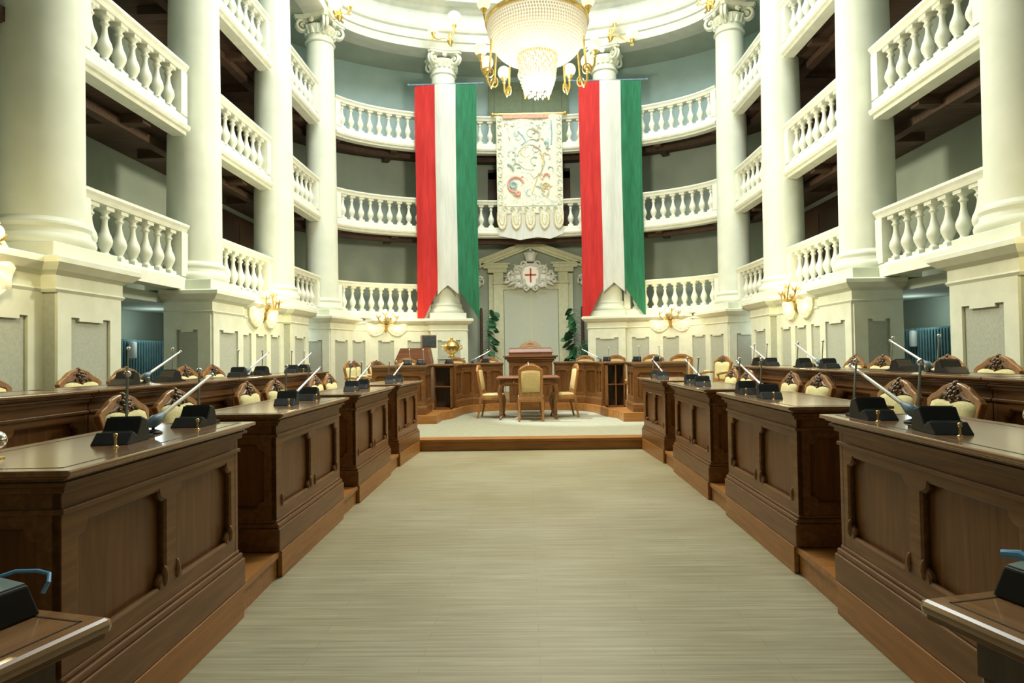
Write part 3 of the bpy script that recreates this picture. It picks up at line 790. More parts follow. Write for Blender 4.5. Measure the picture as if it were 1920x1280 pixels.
# little white applique lamps beside the door
for s, sd in ((-1, 'left'), (1, 'right')):
    t = thing('door_sconce', 'small white scrolled wall light %s of the doorway' % sd, 'wall lamp', (DX+s*1.57, 19.28, 3.62), 0, 'small white wall lights beside the door')
    b = MB(); b.lathe([(.02,-.12),(.07,-.06),(.05,.02),(.08,.10),(.02,.16)], 12); b.build('backplate', 'white', t)
    b = MB()
    for q in (-1, 1):
        pts = [(q*(.03+.12*math.sin(i/12*PI*1.3)), -.06-.01*i, -.05+.02*i+.04*math.cos(i)) for i in range(13)]
        b.tube(pts, .02, 6)
        b.ball((q*.10, -.16, .16), .05, 8, 6)
    b.build('arms', 'white', t)

# ------------------------------------------------------------------ chandelier
ch = thing('chandelier', 'huge lit crystal chandelier with gilt rim and glass globes', 'chandelier', (.2, 9.8, 6.55))
b = MB(); b.lathe([(.74,-.03),(.79,-.02),(.80,.03),(.77,.05),(.735,.03)], 64); b.tube([(.78*math.cos(a), .78*math.sin(a), .0) for a in [2*PI*i/64 for i in range(64)]], .025, 8, None, True)
b.tube([(.30*math.cos(a), .30*math.sin(a), -.52) for a in [2*PI*i/40 for i in range(40)]], .022, 8, None, True); b.build('rim', 'gold', ch)
def octa(mb, c, r, h):
    x, y, z = c; mb.add([(x+r,y,z),(x,y+r,z),(x-r,y,z),(x,y-r,z),(x,y,z+h),(x,y,z-h)], [(0,1,4),(1,2,4),(2,3,4),(3,0,4),(1,0,5),(2,1,5),(3,2,5),(0,3,5)])
b = MB()
for j in range(18):
    u = j/17; rad = .76*(1-u)+.31*u if False else .31+.45*math.cos(u*PI/2)**.85; z = -.03-.50*math.sin(u*PI/2)
    n = int(2*PI*rad/.042)
    for i in range(n):
        a = 2*PI*(i+.5*(j % 2))/n; octa(b, (rad*math.cos(a), rad*math.sin(a), z), .019, .028)
b.build('bowl_crystals', 'crystal', ch)['kind'] = 'stuff'
b = MB(); b.lathe([(.30,-.52),(.42,-.50),(.60,-.38),(.71,-.2),(.74,-.02)], 48); b.build('inner_glow', 'globe', ch)
b = MB()
for j in range(14):
    u = j/13; rad = .30-.06*u-.12*max(0, u-.6); z = -.55-.50*u; n = int(2*PI*rad/.04)
    for i in range(n):
        a = 2*PI*(i+.5*(j % 2))/n; octa(b, (rad*math.cos(a), rad*math.sin(a), z-.02*((i*7) % 3)), .018, .032)
octa(b, (0,0,-1.12), .02, .08)
b.build('basket_crystals', 'crystal', ch)['kind'] = 'stuff'
b = MB(); b.lathe([(.02,-1.03),(.17,-.98),(.24,-.8),(.27,-.56)], 32); b.build('basket_lamp', 'bulb', ch)
b = MB()
for i in range(48):
    a = 2*PI*i/48
    for j in range(14):
        u = j/13; rad = .76-.55*u; octa(b, (rad*math.cos(a), rad*math.sin(a), .05+.9*u**1.5), .016, .035)
b.build('upper_strands', 'crystal', ch)['kind'] = 'stuff'
b = MB(); b.lathe([(.05,.1),(.08,.4),(.05,.9),(.22,.95),(.24,1.0),(.05,1.05),(.03,1.6),(.03,4.8),(.12,4.85)], 16); b.build('stem', 'gold', ch)
def arm(a, r, z, gr, r0=.76, z0=0):
    b = MB(); c, s = math.cos(a), math.sin(a)
    prof = [(r0, z0), (r0+(r-r0)*.25, z-.30), (r0+(r-r0)*.6, z-.42), (r0+(r-r0)*.95, z-.30), (r, z-gr-.04)]
    pts = []
    for i in range(len(prof)-1):
        for q in range(4):
            t = q/4; pts.append((prof[i][0]*(1-t)+prof[i+1][0]*t, prof[i][1]*(1-t)+prof[i+1][1]*t))
    pts.append(prof[-1]); b.tube([(x*c, x*s, zz) for x, zz in pts], .016, 7)
    sp = [(r0+.05+.08*math.cos(k*.5)*(1-k/24), z-.36+.10*math.sin(k*.5)*(1-k/24)) for k in range(20)]
    b.tube([(x*c, x*s, zz) for x, zz in sp], .012, 6)
    b.lathe([(.005,-.10),(.03,-.07),(.02,-.04),(.05,-.01),(.06,.01)], 12, Matrix.Translation((r*c, r*s, z-gr)))
    o = b.build('arm', 'gold', ch)
    b = MB(); b.ball((r*c, r*s, z), gr, 20, 12); b.build('globe', 'globe', o)
for k, a_ in enumerate((-9, 24, 52, 76, 104, 128, 156, 189)): arm(math.radians(a_), .88, -.42-.02*(k % 2), .105, .70, -.15)
for a_ in (30, 150, 215, 325):
    arm(math.radians(a_), .98, .62, .11, .55, .75)
# three-branched lamps on the capitals
def capital_lamp(loc, globes, label):
    t = thing('capital_lamp', label, 'lamp', loc, 0, 'gilt globe lamps above the capitals')
    b = MB(); b.lathe([(.02,-.12),(.06,-.06),(.09,0),(.05,.05),(.03,.12),(.05,.18),(.02,.24)], 12); b.tube([(0,0,0),(0,.16,-.02),(0,.3,.02)], .03, 8); b.build('stem', 'gold', t)
    for (x, z, r) in globes:
        b = MB(); pts = [(x*u, -.05*math.sin(u*3.1), (z-r-.06)*u**1.5+.06*math.sin(u*6.2)) for u in [i/10 for i in range(11)]]
        b.tube(pts, .018, 7); b.lathe([(.02,-.08),(.05,-.03),(.07,.02)], 12, Matrix.Translation((x, 0, z-r))); 
        b.tube([(x+.05*math.cos(i*.6)*(1-i/20), 0, z-r-.14+.05*math.sin(i*.6)*(1-i/20)) for i in range(16)], .010, 6); am = b.build('arm', 'gold', t)
        b = MB(); b.ball((x, 0, z), r, 20, 12); b.build('globe', 'globe', am)
    lamp('capital_lamp_light', 'POINT', (loc[0], loc[1]-.35, loc[2]+.1), 14, (1, .78, .45), .15)
capital_lamp((-1.98, 17.15, 9.98), ((-.46,.40,.17),(.12,.62,.20)), 'gilt bracket with two glowing globes above the column left of the chandelier')
capital_lamp((2.36, 17.15, 9.98), ((.12,.55,.20),(.58,.08,.17)), 'gilt bracket with two glowing globes above the column right of the chandelier')
capital_lamp((-4.50, 15.42, 9.80), ((-.10,.28,.17),(.25,.36,.15)), 'glowing globe lamp over the capital of the fourth column on the left')
capital_lamp((4.50, 15.42, 9.80), ((-.25,.36,.15),(.10,.28,.17)), 'glowing globe lamp over the capital of the fourth column on the right')

# ------------------------------------------------------------------ desks
def slab_top(L, D, z0, z1, oh, mat_name, t, inset=True, eo=1.0):
    b = MB(); h = z1-z0
    for f0, f1, i in ((0, .30, .045), (.30, .55, .022), (.55, 1.0, 0)):
        e = oh-i; b.box((-L/2-e*eo, -e, z0+h*f0), (L/2+e*eo, D+e*.4, z0+h*f1))
    o = b.build('top', mat_name, t, bevel=.007)
    if inset:
        b = MB(); e = oh-.06; w = .005; z = z1
        x0, x1, y0, y1 = -L/2-e, L/2+e, -e, D+e*.4-.05
        for q in (((x0,y0),(x1,y0+w)), ((x0,y1-w),(x1,y1)), ((x0,y0),(x0+w,y1)), ((x1-w,y0),(x1,y1))):
            b.box((q[0][0], q[0][1], z-.002), (q[1][0], q[1][1], z+.0015))
        b.build('inlay', 'darkwood', o)
    return o
def desk(label, loc, rz, L, D, z0, z1, npan, group, skirt=True, cat='desk', name='council_desk', eo=1.0):
    t = thing(name, label, cat, loc, rz, group)
    zp = z0+.20
    if skirt:
        b = MB(); b.box((-L/2, -.034, 0), (L/2, -.004, z0)); b.build('skirting', 'skirt', t, bevel=.004)
    b = MB(); b.box((-L/2-.03*eo, -.03, z0), (L/2+.03*eo, D, zp-.05)); b.box((-L/2-.02*eo, -.02, zp-.05), (L/2+.02*eo, D, zp-.02)); b.box((-L/2-.01*eo, -.005, zp-.02), (L/2+.01*eo, D, zp))
    b.build('plinth', 'deskframe', t, bevel=.008)
    b = MB(); b.box((-L/2+.03, .035, zp), (L/2-.03, D-.01, z1-.07)); b.build('carcass', 'desk', t)
    zc = z1-.16
    # front frame with shaped openings
    m_ = .085; w = (L-m_*(npan+1))/npan
    holes = [notch_rect(-L/2+m_+j*(w+m_), zp+.07, -L/2+m_+j*(w+m_)+w, zc-.04, .055) for j in range(npan)]
    b = MB(); b.plate([(-L/2, zp), (L/2, zp), (L/2, z1-.065), (-L/2, z1-.065)], holes, .035, frame((0, .036, 0), (1, 0, 0), (0, -1, 0)))
    b.build('front_frame', 'deskframe', t, bevel=.004)
    for hl in holes:
        b = MB(); b.tube([(x, .014, z) for x, z in hl], .011, 6, None, True); b.build('panel_moulding', 'deskframe', t)
        xs = [p[0] for p in hl]; x0, x1 = min(xs), max(xs); b = MB()
        for cx in (x0+.01, x1-.01): b = MB(); b.ball((cx, .004, zp+.115), .024, 10, 8, None, (.75, .7, 1.9)); b.build('carved_drop', 'deskframe', t)
    for s in (-1, 1):
        hl = notch_rect(.08, zp+.07, D-.08, zc-.04, .05)
        o = (s*(L/2-.032), 0, 0)
        fr = frame(o, (0, 1, 0), (1, 0, 0)) if s > 0 else frame((o[0], D, 0), (0, -1, 0), (-1, 0, 0))
        b = MB(); b.plate([(0, zp), (D, zp), (D, z1-.065), (0, z1-.065)], [hl], .032, fr); b.tube([(x, z, .018) for x, z in hl], .011, 6, fr, True)
        b.build('end_frame', 'deskframe', t)
    b = MB()
    for (zz0, zz1, e) in ((zc, zc+.02, .012), (z1-.085, z1-.06, .02), (z1-.06, z1-.045, .04)):
        b.box((-L/2-e*eo, -e, zz0), (L/2+e*eo, D, zz1))
    b.build('cornice', 'deskframe', t, bevel=.004)
    slab_top(L, D, z1-.045, z1, .075, 'desktop', t, eo=eo)
    return t
deskn = ['nearest the camera', 'second from the camera', 'third from the camera', 'farthest, beside the dais']
ext = [(2.12, 3.54), (4.17, 5.68), (6.27, 7.78), (8.36, 9.60)]
for sgn, sd in ((-1, 'left'), (1, 'right')):
    for i, (y0, y1) in enumerate(ext):
        yc = (y0+y1)/2; x0, x1 = xin(y0), xin(y1); ang = math.atan2(x1-x0, y1-y0)
        rz = -PI/2-ang if sgn > 0 else PI/2+ang
        desk('carved wooden council desk in the %s front row, %s' % (sd, deskn[i]), (sgn*((x0+x1)/2), yc, 0), rz, y1-y0, .55, .17, 1.07, 2, 'front row council desks')
    for i, (y0, y1) in enumerate(((.1, 2.16), (2.17, 4.28), (4.29, 6.42), (6.43, 8.50), (8.51, 9.36))):
        if i == 0: continue
        desk('long wooden rear row desk on the raised %s tier, %s' % (sd, ['', 'nearest the camera', 'second from the camera', 'third from the camera', 'short one at the far end'][i]),
             (sgn*3.02, (y0+y1)/2, 0), -PI/2 if sgn > 0 else PI/2, y1-y0-.0, .45, .17, 1.235, 3 if i < 4 else 1, 'rear row desks', skirt=False, eo=.03)

# clerk tables at the lower corners of the frame
for sgn, sd in ((-1, 'left'), (1, 'right')):
    tx, ty = (1.00, 1.76) if sgn > 0 else (1.13, 1.67)
    th = math.radians(14); L, D = 1.15, .46
    du = Vector((math.sin(th), -math.cos(th))); dv = Vector((math.cos(th), math.sin(th)))
    c = Vector((tx, ty))+du*(L/2)+dv*.0
    rz = math.atan2(du.y, du.x) if sgn > 0 else math.atan2(-du.y, du.x)  # local x towards the camera (right); mirrored left
    t = thing('clerk_table', 'dark wooden side table with thick rounded top at the lower %s corner' % sd, 'table', (sgn*c.x, c.y, 0), (rz if sgn > 0 else PI-(-0)+math.atan2(du.y, -du.x)-PI), 'side tables in the foreground')
    k = 1 if sgn > 0 else -1
    # local frame: +x toward the camera for right; for left the local x runs toward the camera as well, depth flips
    def bx(mb, a, b_): mb.box((a[0], min(k*a[1], k*b_[1]), a[2]), (b_[0], max(k*a[1], k*b_[1]), b_[2]))
    b = MB(); bx(b, (-L/2, 0, .715), (L/2, D, .755)); b.build('top', 'desktop', t, bevel=.016)
    b = MB(); bx(b, (-L/2+.012, .012, .70), (L/2-.012, D-.012, .716)); b.build('under_moulding', 'deskframe', t, bevel=.006)
    b = MB()
    for q in (((-L/2+.05,.05),(L/2-.05,.056)), ((-L/2+.05,.05),(-L/2+.056,D-.05)), ((-L/2+.05,D-.056),(L/2-.05,D-.05))): bx(b, (q[0][0], q[0][1], .754), (q[1][0], q[1][1], .7565))
    b.build('inlay', 'darkwood', t)
    b = MB(); bx(b, (-L/2+.09, .09, .58), (L/2-.09, D-.06, .70)); b.build('apron', 'darkwood', t)
    for lx in (-L/2+.12, L/2-.12):
        for ly in (.12, D-.10):
            b = MB(); b.lathe([(.018, 0), (.022, .03), (.028, .35), (.034, .58)], 10, Matrix.Translation((lx, k*ly, 0))); b.build('leg', 'darkwood', t)
    # black conference box with its blue connector on it
    m_ = thing('conference_unit', 'black wedge-shaped conference box with blue cable on the lower %s table' % sd, 'microphone', (sgn*(c.x), c.y, .757), t.rotation_euler.z, 'black table consoles')
    b = MB()
    X0, X1, Y0, Y1 = -.535, -.08, .20, .40
    vs = [(X0, Y0, 0), (X1, Y0, 0), (X1, Y1, 0), (X0, Y1, 0), (X0+.025, Y0+.012, .085), (X1-.02, Y0+.012, .085), (X1-.02, Y1-.03, .10), (X0+.025, Y1-.03, .10)]
    b.add([(x, k*y, z) for x, y, z in vs], [(0,3,2,1),(4,5,6,7),(0,1,5,4),(1,2,6,5),(2,3,7,6),(3,0,4,7)] if k > 0 else [(0,1,2,3),(7,6,5,4),(0,4,5,1),(1,5,6,2),(2,6,7,3),(3,7,4,0)])
    b.build('body', 'black', m_, bevel=.006)
    b = MB(); vs2 = [(X0+.03, Y0+.018), (X1-.025, Y0+.018), (X1-.025, Y1-.035), (X0+.03, Y1-.035)]
    zz = [.0865, .0865, .1015, .1015]
    b.add([(x, k*y, z) for (x, y), z in zip(vs2, zz)]+[(x, k*y, z+.003) for (x, y), z in zip(vs2, zz)], [(4,5,6,7),(0,1,5,4),(1,2,6,5),(2,3,7,6),(3,0,4,7)]); b.build('face_plate', 'grey', m_)
    b = MB()
    if sgn > 0:
        b.tube([(X0+.04, k*(Y0+.09), .092), (X0+.015, k*(Y0+.08), .105), (X0-.02, k*(Y0+.06), .10)], [.010, .013, .011], 10)
    else:
        b.tube([(X0+.03, k*(Y0+.12), .095), (X0, k*(Y0+.09), .105), (X0-.03, k*(Y0+.05), .10), (X0-.03, k*(Y0+.01), .095), (X0-.012, k*(Y0-.01), .08), (X0, k*(Y0-.005), .055)], .0055, 8)
    b.build('blue_connector' if sgn > 0 else 'blue_cable', 'blue', m_)

# ------------------------------------------------------------------ chairs
def chair(label, carved, group, h=1.06, w=.56, up='cream', arms=True):
    t = thing('armchair' if carved else 'side_chair', label, 'chair', (0, 0, 0), 0, group)
    zs = .46
    tilt = Matrix.Translation((0, -.20, zs)) @ Matrix.Rotation(math.radians(9), 4, 'X') @ Matrix.Translation((0, 0, 0))
    H = h-zs; hw = w/2
    fr = tilt @ frame((0, 0, 0), (-1, 0, 0), (0, 1, 0))   # local x -> -x, y -> z, z -> +y
    if carved:
        out = [(-hw*.80, 0), (hw*.80, 0), (hw*.88, H*.35), (hw*.98, H*.68), (hw*1.04, H*.765), (hw*.92, H*.82), (hw*.70, H*.87), (hw*.46, H*.945), (hw*.22, H*.985), (0, H), (-hw*.22, H*.985), (-hw*.46, H*.945), (-hw*.70, H*.87), (-hw*.92, H*.82), (-hw*1.04, H*.765), (-hw*.98, H*.66), (-hw*.88, H*.35)]
        inn = [(-hw*.68, .10), (hw*.68, .10), (hw*.76, H*.4), (hw*.86, H*.68), (hw*.80, H*.755), (hw*.58, H*.79), (hw*.30, H*.785), (0, H*.75), (-hw*.30, H*.785), (-hw*.58, H*.79), (-hw*.80, H*.755), (-hw*.86, H*.68), (-hw*.76, H*.4)]
    else:
        out = [(-hw*.88, 0), (hw*.88, 0), (hw*.90, H*.5), (hw*.92, H*.80), (hw*.86, H*.87), (hw*.62, H*.92), (hw*.34, H*.985), (0, H), (-hw*.34, H*.985), (-hw*.62, H*.92), (-hw*.86, H*.87), (-hw*.92, H*.80), (-hw*.90, H*.5)]
        inn = [(-hw*.68, .09), (hw*.68, .09), (hw*.70, H*.45), (hw*.70, H*.80), (hw*.35, H*.835), (0, H*.845), (-hw*.35, H*.835), (-hw*.70, H*.80), (-hw*.70, H*.45)]
    b = MB(); b.plate(out, [inn], .045, fr); b.build('back_frame', 'chairwood', t, bevel=.008)
    # upholstered pad, puffed on both faces
    b = MB(); n = len(inn); cx, cy = 0, sum(p[1] for p in inn)/n; vs = []; fs = []
    for k, (sc_, z) in enumerate(((1.0, .008), (.94, -.008), (.6, -.016), (0, -.02))):
        for x, y in inn: vs.append((cx+(x-cx)*sc_, cy+(y-cy)*sc_, z))
    for k, (sc_, z) in enumerate(((1.0, .034), (.94, .054), (.6, .066), (0, .07))):
        for x, y in inn: vs.append((cx+(x-cx)*sc_, cy+(y-cy)*sc_, z))
    for base, rev in ((0, True), (4*n, False)):
        for k in range(3):
            for i in range(n):
                q = (base+k*n+i, base+k*n+(i+1)%n, base+(k+1)*n+(i+1)%n, base+(k+1)*n+i); fs.append(q[::-1] if rev else q)
    for i in range(n): fs.append((i, (i+1)%n, 4*n+(i+1)%n, 4*n+i))
    b.add(vs, fs, True, fr); b.build('backrest', up, t, angle=70)
    if carved:
        b = MB()
        for k in range(7):
            a = k*2*PI/7; b.ball((.034*math.cos(a), H*.875+.034*math.sin(a), .05), .019, 8, 6, fr)
        b.ball((0, H*.875, .055), .022, 8, 6, fr)
        for s in (-1, 1):
            b.tube([(s*.04, H*.83, .045), (s*.09, H*.85, .05), (s*.13, H*.80, .048), (s*.17, H*.79, .044)], [.014, .013, .011, .004], 6, fr)
            b.tube([(s*.03, H*.90, .045), (s*.06, H*.93, .048), (s*.08, H*.90, .048)], [.013, .011, .005], 6, fr)
            b.ball((s*.07, H*.80, .046), .015, 8, 6, fr)
        b.ball((0, H*.985, .035), .022, 8, 6, fr); b.ball((0, H*.76, .046), .016, 8, 6, fr)
        b.build('carving', 'carving', t)
    else:
        b = MB(); b.tube([(-hw*.3, H*.90, .045), (-.04, H*.93, .05), (0, H*.915, .055), (.04, H*.93, .05), (hw*.3, H*.90, .045)], [.005, .012, .018, .012, .005], 6, fr); b.build('carving', 'chairwood', t)
    b = MB(); b.prism([(-.23,-.22),(.23,-.22),(.265,.24),(-.265,.24)], .37, .44); b.build('seat_rail', 'chairwood', t, bevel=.012)
    b = MB(); vs = []
    for z, e in ((.44, 0), (.465, .012), (.485, -.005), (.497, -.06), (.50, -.16)):
        for x, y in ((-.21,-.19),(.21,-.19),(.245,.22),(-.245,.22)): vs.append((x+(e if x > 0 else -e), y+(e if y > 0 else -e), z))
    fs = []
    for k in range(4):
        for i in range(4): fs.append((k*4+i, k*4+(i+1)%4, (k+1)*4+(i+1)%4, (k+1)*4+i))
    fs.append((16,17,18,19)); b.add(vs, fs, True); b.build('seat', up, t, angle=60)
    for x, y in ((-.22,-.20),(.22,-.20),(-.235,.205),(.235,.205)):
        b = MB(); fwd = 1 if y > 0 else -1
        if y > 0: pts = [(x,y,.41),(x*1.04,y+.02,.34),(x*1.02,y+.01,.22),(x*.98,y-.01,.10),(x*1.02,y+.012,.02),(x*1.02,y+.012,0)]; rd = [.032,.036,.024,.016,.022,.020]
        else: pts = [(x,y,.41),(x,y-.005,.25),(x*1.02,y-.04,.08),(x*1.03,y-.06,0)]; rd = [.030,.024,.020,.018]
        b.tube(pts, rd, 8); b.build('leg', 'chairwood', t)
    if arms:
        for s in (-1, 1):
            b = MB(); b.tube([(s*.235,-.25,.70),(s*.275,-.12,.705),(s*.285,.03,.69),(s*.275,.10,.665)], [.018,.02,.022,.026], 8)
            b.tube([(s*.272,.08,.67),(s*.285,.07,.58),(s*.262,.12,.50),(s*.25,.14,.43)], [.018,.016,.018,.02], 8); b.build('armrest', 'chairwood', t)
            b = MB(); b.tube([(s*.268,-.12,.722),(s*.282,-.05,.724),(s*.285,.0,.716)], [.016,.024,.016], 8); b.build('arm_pad', up, t)
    return t
P1 = .168; P2 = .335
proto_c = chair('x', True, 'carved council armchairs', 1.03, .54); used = False
nth = ['first', 'second', 'third', 'fourth', 'fifth', 'sixth']
def put_c(x, y, z, rz, label, group='carved council armchairs'):
    global used
    if not used:
        proto_c.location = (x, y, z); proto_c.rotation_euler = (0, 0, rz); proto_c['label'] = label; proto_c['group'] = group; used = True
    else: dup(proto_c, (x, y, z), rz, label, group)
def row_word(j): return ['nearest the camera', 'second from the camera', 'third from the camera', 'fourth from the camera', 'fifth from the camera', 'last, farthest from the camera'][j]
for sgn, sd in ((-1, 'left'), (1, 'right')):
    for j, y in enumerate((4.42, 5.08, 6.42, 7.12, 8.50, 9.12)):
        put_c(sgn*2.62, y, P1, sgn*PI/2+random.uniform(-.06, .06)*(j > 0), 'carved cream armchair behind the %s front desks, %s' % (sd, row_word(j)), 'armchairs behind the front desks')
    for j, y in enumerate((4.62, 5.70, 6.38, 7.50, 8.16)):
        put_c(sgn*3.84, y, P2, sgn*PI/2+random.uniform(-.05, .05), 'carved cream armchair behind the %s rear desks, %s' % (sd, ['at the frame edge, nearest the camera', 'second from the camera', 'third from the camera', 'fourth from the camera', 'last, farthest from the camera'][j]), 'armchairs behind the rear desks')
proto_t = chair('tan upholstered chair seen from behind in front of the small table', False, 'chairs round the small table', 1.08, .52, 'tan', False)
proto_t.location = (.03, 12.38, .17)
dup(proto_t, (-.76, 13.1, .17), -PI/2-.12, 'tan upholstered chair at the left end of the small table', 'chairs round the small table')
dup(proto_t, (.70, 13.05, .17), PI/2+.15, 'tan upholstered chair at the right end of the small table', 'chairs round the small table')
dup(proto_t, (.03, 13.95, .17), PI, 'tan upholstered chair behind the small table, facing the hall', 'chairs round the small table')
g = 'chairs behind the presidency counter'
for x, y, rz, sc_, lab in ((-.98, 15.75, PI, 1.0, 'yellow-backed chair behind the counter just left of the lectern'), (1.42, 15.75, PI, 1.0, 'yellow-backed chair behind the counter just right of the lectern'),
        (2.12, 15.3, PI, 1.0, 'yellow-backed chair behind the counter, second right of the lectern'), (2.72, 13.9, PI-.1, 1.0, 'chair behind the right end of the counter, the left one of two'),
        (3.2, 13.4, PI-.15, 1.0, 'chair behind the right end of the counter, the right one of two'),
        (-1.75, 15.2, PI, 1.0, 'chair behind the counter below the gilt vessel'), (-2.65, 13.75, PI+.1, 1.0, 'chair behind the left end of the counter, before the reddish cabinet')):
    o = dup(proto_t, (x, y, .335), rz, lab, g)
for x, y, rz, lab in ((-3.28, 12.5, -PI/2-.15, 'narrow-looking side-on chair at the left wall, nearest of three'), (-3.42, 13.3, -PI/2-.25, 'side-on chair at the left wall, middle of three'), (-3.2, 14.15, -PI/2-.6, 'angled chair at the left wall, farthest of three'),
        (3.62, 12.7, PI/2+.35, 'side-on chair at the right of the counter, left one of a pair'), (4.05, 12.0, PI/2+.1, 'side-on chair at the right of the counter, right one of a pair')):
    put_c(x, y, .335, rz, lab, 'side chairs beside the counter')
hc = chair('tall tan president chair whose crest shows above the lectern', False, None, 1.47, .62, 'tan', True); hc.location = (.06, 15.9, .335); hc.rotation_euler = (0, 0, PI); hc.name = 'president_chair'

# ------------------------------------------------------------------ small table on the dais
t = thing('writing_table', 'wooden table with reddish top and slender curved legs on the dais', 'table', (-.02, 13.05, .17))
b = MB(); b.box((-.62, -.55, .80), (.62, .55, .835)); b.build('top', 'redwood', t, bevel=.01)
b = MB(); b.box((-.55, -.48, .66), (.55, .48, .80)); b.build('apron', 'desk', t, bevel=.006)
for s in (-1, 1):
    b = MB(); b.box((s*.28-.18, -.492, .69), (s*.28+.18, -.478, .78)); d = b.build('drawer', 'deskframe', t, bevel=.003)
    b = MB(); b.ball((s*.28, -.505, .735), .014, 8, 6); b.build('knob', 'brass', d)
for sx in (-1, 1):
    for sy in (-1, 1):
        b = MB(); b.tube([(sx*.53, sy*.46, .68), (sx*.56, sy*.49, .56), (sx*.53, sy*.46, .30), (sx*.51, sy*.44, .08), (sx*.55, sy*.48, .02), (sx*.56, sy*.49, 0)], [.045, .048, .028, .018, .026, .022], 8); b.build('leg', 'desk', t)

# ------------------------------------------------------------------ presidency counter
def counter(path, label, sgn, npan, ends=(1, 1)):
    """path: visible face, right side, near to far; face looks to the LEFT of the direction"""
    t = thing('counter', label, 'counter', (0, 0, 0), 0, 'presidency counter sections')
    Z0, Z1, D = .335, 1.275, .42
    P = [Vector(p) for p in path]
    b = MB(); b.sweep(path, [(.02, Z0), (.02, Z1-.05), (D, Z1-.05), (D, Z0)]); b.build('carcass', 'desk', t, mirror=sgn < 0)
    b = MB(); b.sweep(path, [(-.035, Z0), (-.035, Z0+.13), (-.02, Z0+.16), (0, Z0+.18), (.02, Z0+.18), (.02, Z0)]); b.build('plinth', 'deskframe', t, mirror=sgn < 0, bevel=.004)
    b = MB(); b.sweep(path, [(.02, Z1-.14), (-.01, Z1-.14), (-.015, Z1-.12), (-.005, Z1-.10), (-.03, Z1-.06), (-.05, Z1-.045), (.02, Z1-.045)]); b.build('cornice', 'deskframe', t, mirror=sgn < 0)
    b = MB(); b.sweep(path, [(-.055, Z1-.045), (-.075, Z1-.02), (-.07, Z1), (D+.02, Z1), (D+.02, Z1-.045)]); b.build('top', 'desktop', t, mirror=sgn < 0)
    for i, n in enumerate(npan):
        if not n: continue
        a, c = P[i], P[i+1]; L = (c-a).length; d = (c-a)/L; nrm = Vector((-d.y, d.x))
        fr = frame((c.x-nrm.x*.02, c.y-nrm.y*.02, 0), (-d.x, -d.y, 0), (nrm.x, nrm.y, 0))
        m_ = .06 if L > .5 else .04; w = (L-m_*(n+1))/n
        holes = [notch_rect(m_+j*(w+m_), Z0+.24, m_+j*(w+m_)+w, Z1-.20, .035, 3) for j in range(n)]
        b = MB(); b.plate([(0, Z0+.18), (L, Z0+.18), (L, Z1-.13), (0, Z1-.13)], holes, .03, fr)
        for hl in holes: b.tube([(x, y, .02) for x, y in hl], .008, 5, fr, True)
        b.build('front_frame', 'deskframe', t, mirror=sgn < 0)
    return t
for sgn, sd in ((-1, 'left'), (1, 'right')):
    # near wing, then the curved part up to the lectern
    counter([(2.98, 12.1), (1.98, 12.1), (2.0, 13.0)], 'wing of the long wooden counter at its %s end' % sd, sgn, [1, 2])
    counter([(1.56, 13.62), (1.49, 14.1), (1.28, 14.5), (.93, 14.76), (.60, 14.88)], 'curved panelled part of the wooden counter %s of the lectern' % sd, sgn, [2, 1, 1, 1])
    t = thing('shelf_cabinet', 'open wooden shelf cabinet set into the counter on the %s' % sd, 'cabinet', (sgn*1.79, 13.22, .335), 0, 'open shelf cabinets in the counter')
    wd = .185; b = MB()
    for x in (-wd, wd-.025): b.box((x, 0, 0), (x+.025, .34, .90))
    b.box((-wd, 0, 0), (wd, .34, .03)); b.box((-wd, 0, .87), (wd, .34, .90)); b.box((-wd, .32, 0), (wd, .34, .90))
    if sgn > 0: b.box((-.01, .0, .0), (.01, .32, .9))
    b.build('case', 'deskframe', t, bevel=.003)
    b = MB(); b.box((-wd+.026, .01, .46), (wd-.026, .32, .48)); b.build('shelf', 'deskframe', t)
    b = MB(); b.box((-wd-.03, -.04, .90), (wd+.03, .36, .94)); b.build('top', 'desktop', t, bevel=.006)
    b = MB(); b.box((-wd+.026, .29, .03), (wd-.026, .315, .87)); b.build('back_panel', 'darkwood', t)
t = thing('lectern', 'wooden lectern with flared cornice and reddish slanted desk at the centre of the counter', 'lectern', (.05, 14.84, .335))
b = MB(); b.box((-.46, .0, 0), (.46, .62, .93)); b.build('body', 'desk', t, bevel=.006)
b = MB(); b.plate([(-.5, 0), (.5, 0), (.5, .93), (-.5, .93)], [notch_rect(-.42, .15, -.04, .84, .04), notch_rect(.04, .15, .42, .84, .04)], .03, frame((0, .0, 0), (1, 0, 0), (0, -1, 0))); b.build('front_frame', 'deskframe', t)
b = MB()
for z0, z1, e in ((.93, .96, .02), (.96, 1.0, .05), (1.0, 1.05, .09), (1.05, 1.09, .13)): b.box((-.5-e, -e-.03, z0), (.5+e, .64, z1))
b.build('cornice', 'deskframe', t, bevel=.008)
b = MB(); b.box((-.50, .0, 1.09), (.50, .55, 1.15)); b.box((-.52, -.02, 1.15), (.52, .56, 1.17)); vs = [(-.5,.02,1.17),(.5,.02,1.17),(.5,.5,1.17),(-.5,.5,1.17),(-.5,.06,1.24),(.5,.06,1.24),(.5,.5,1.28),(-.5,.5,1.28)]
b.add(vs, [(0,3,2,1),(4,5,6,7),(0,1,5,4),(1,2,6,5),(2,3,7,6),(3,0,4,7)]); b.build('writing_slope', 'redwood', t, bevel=.006)

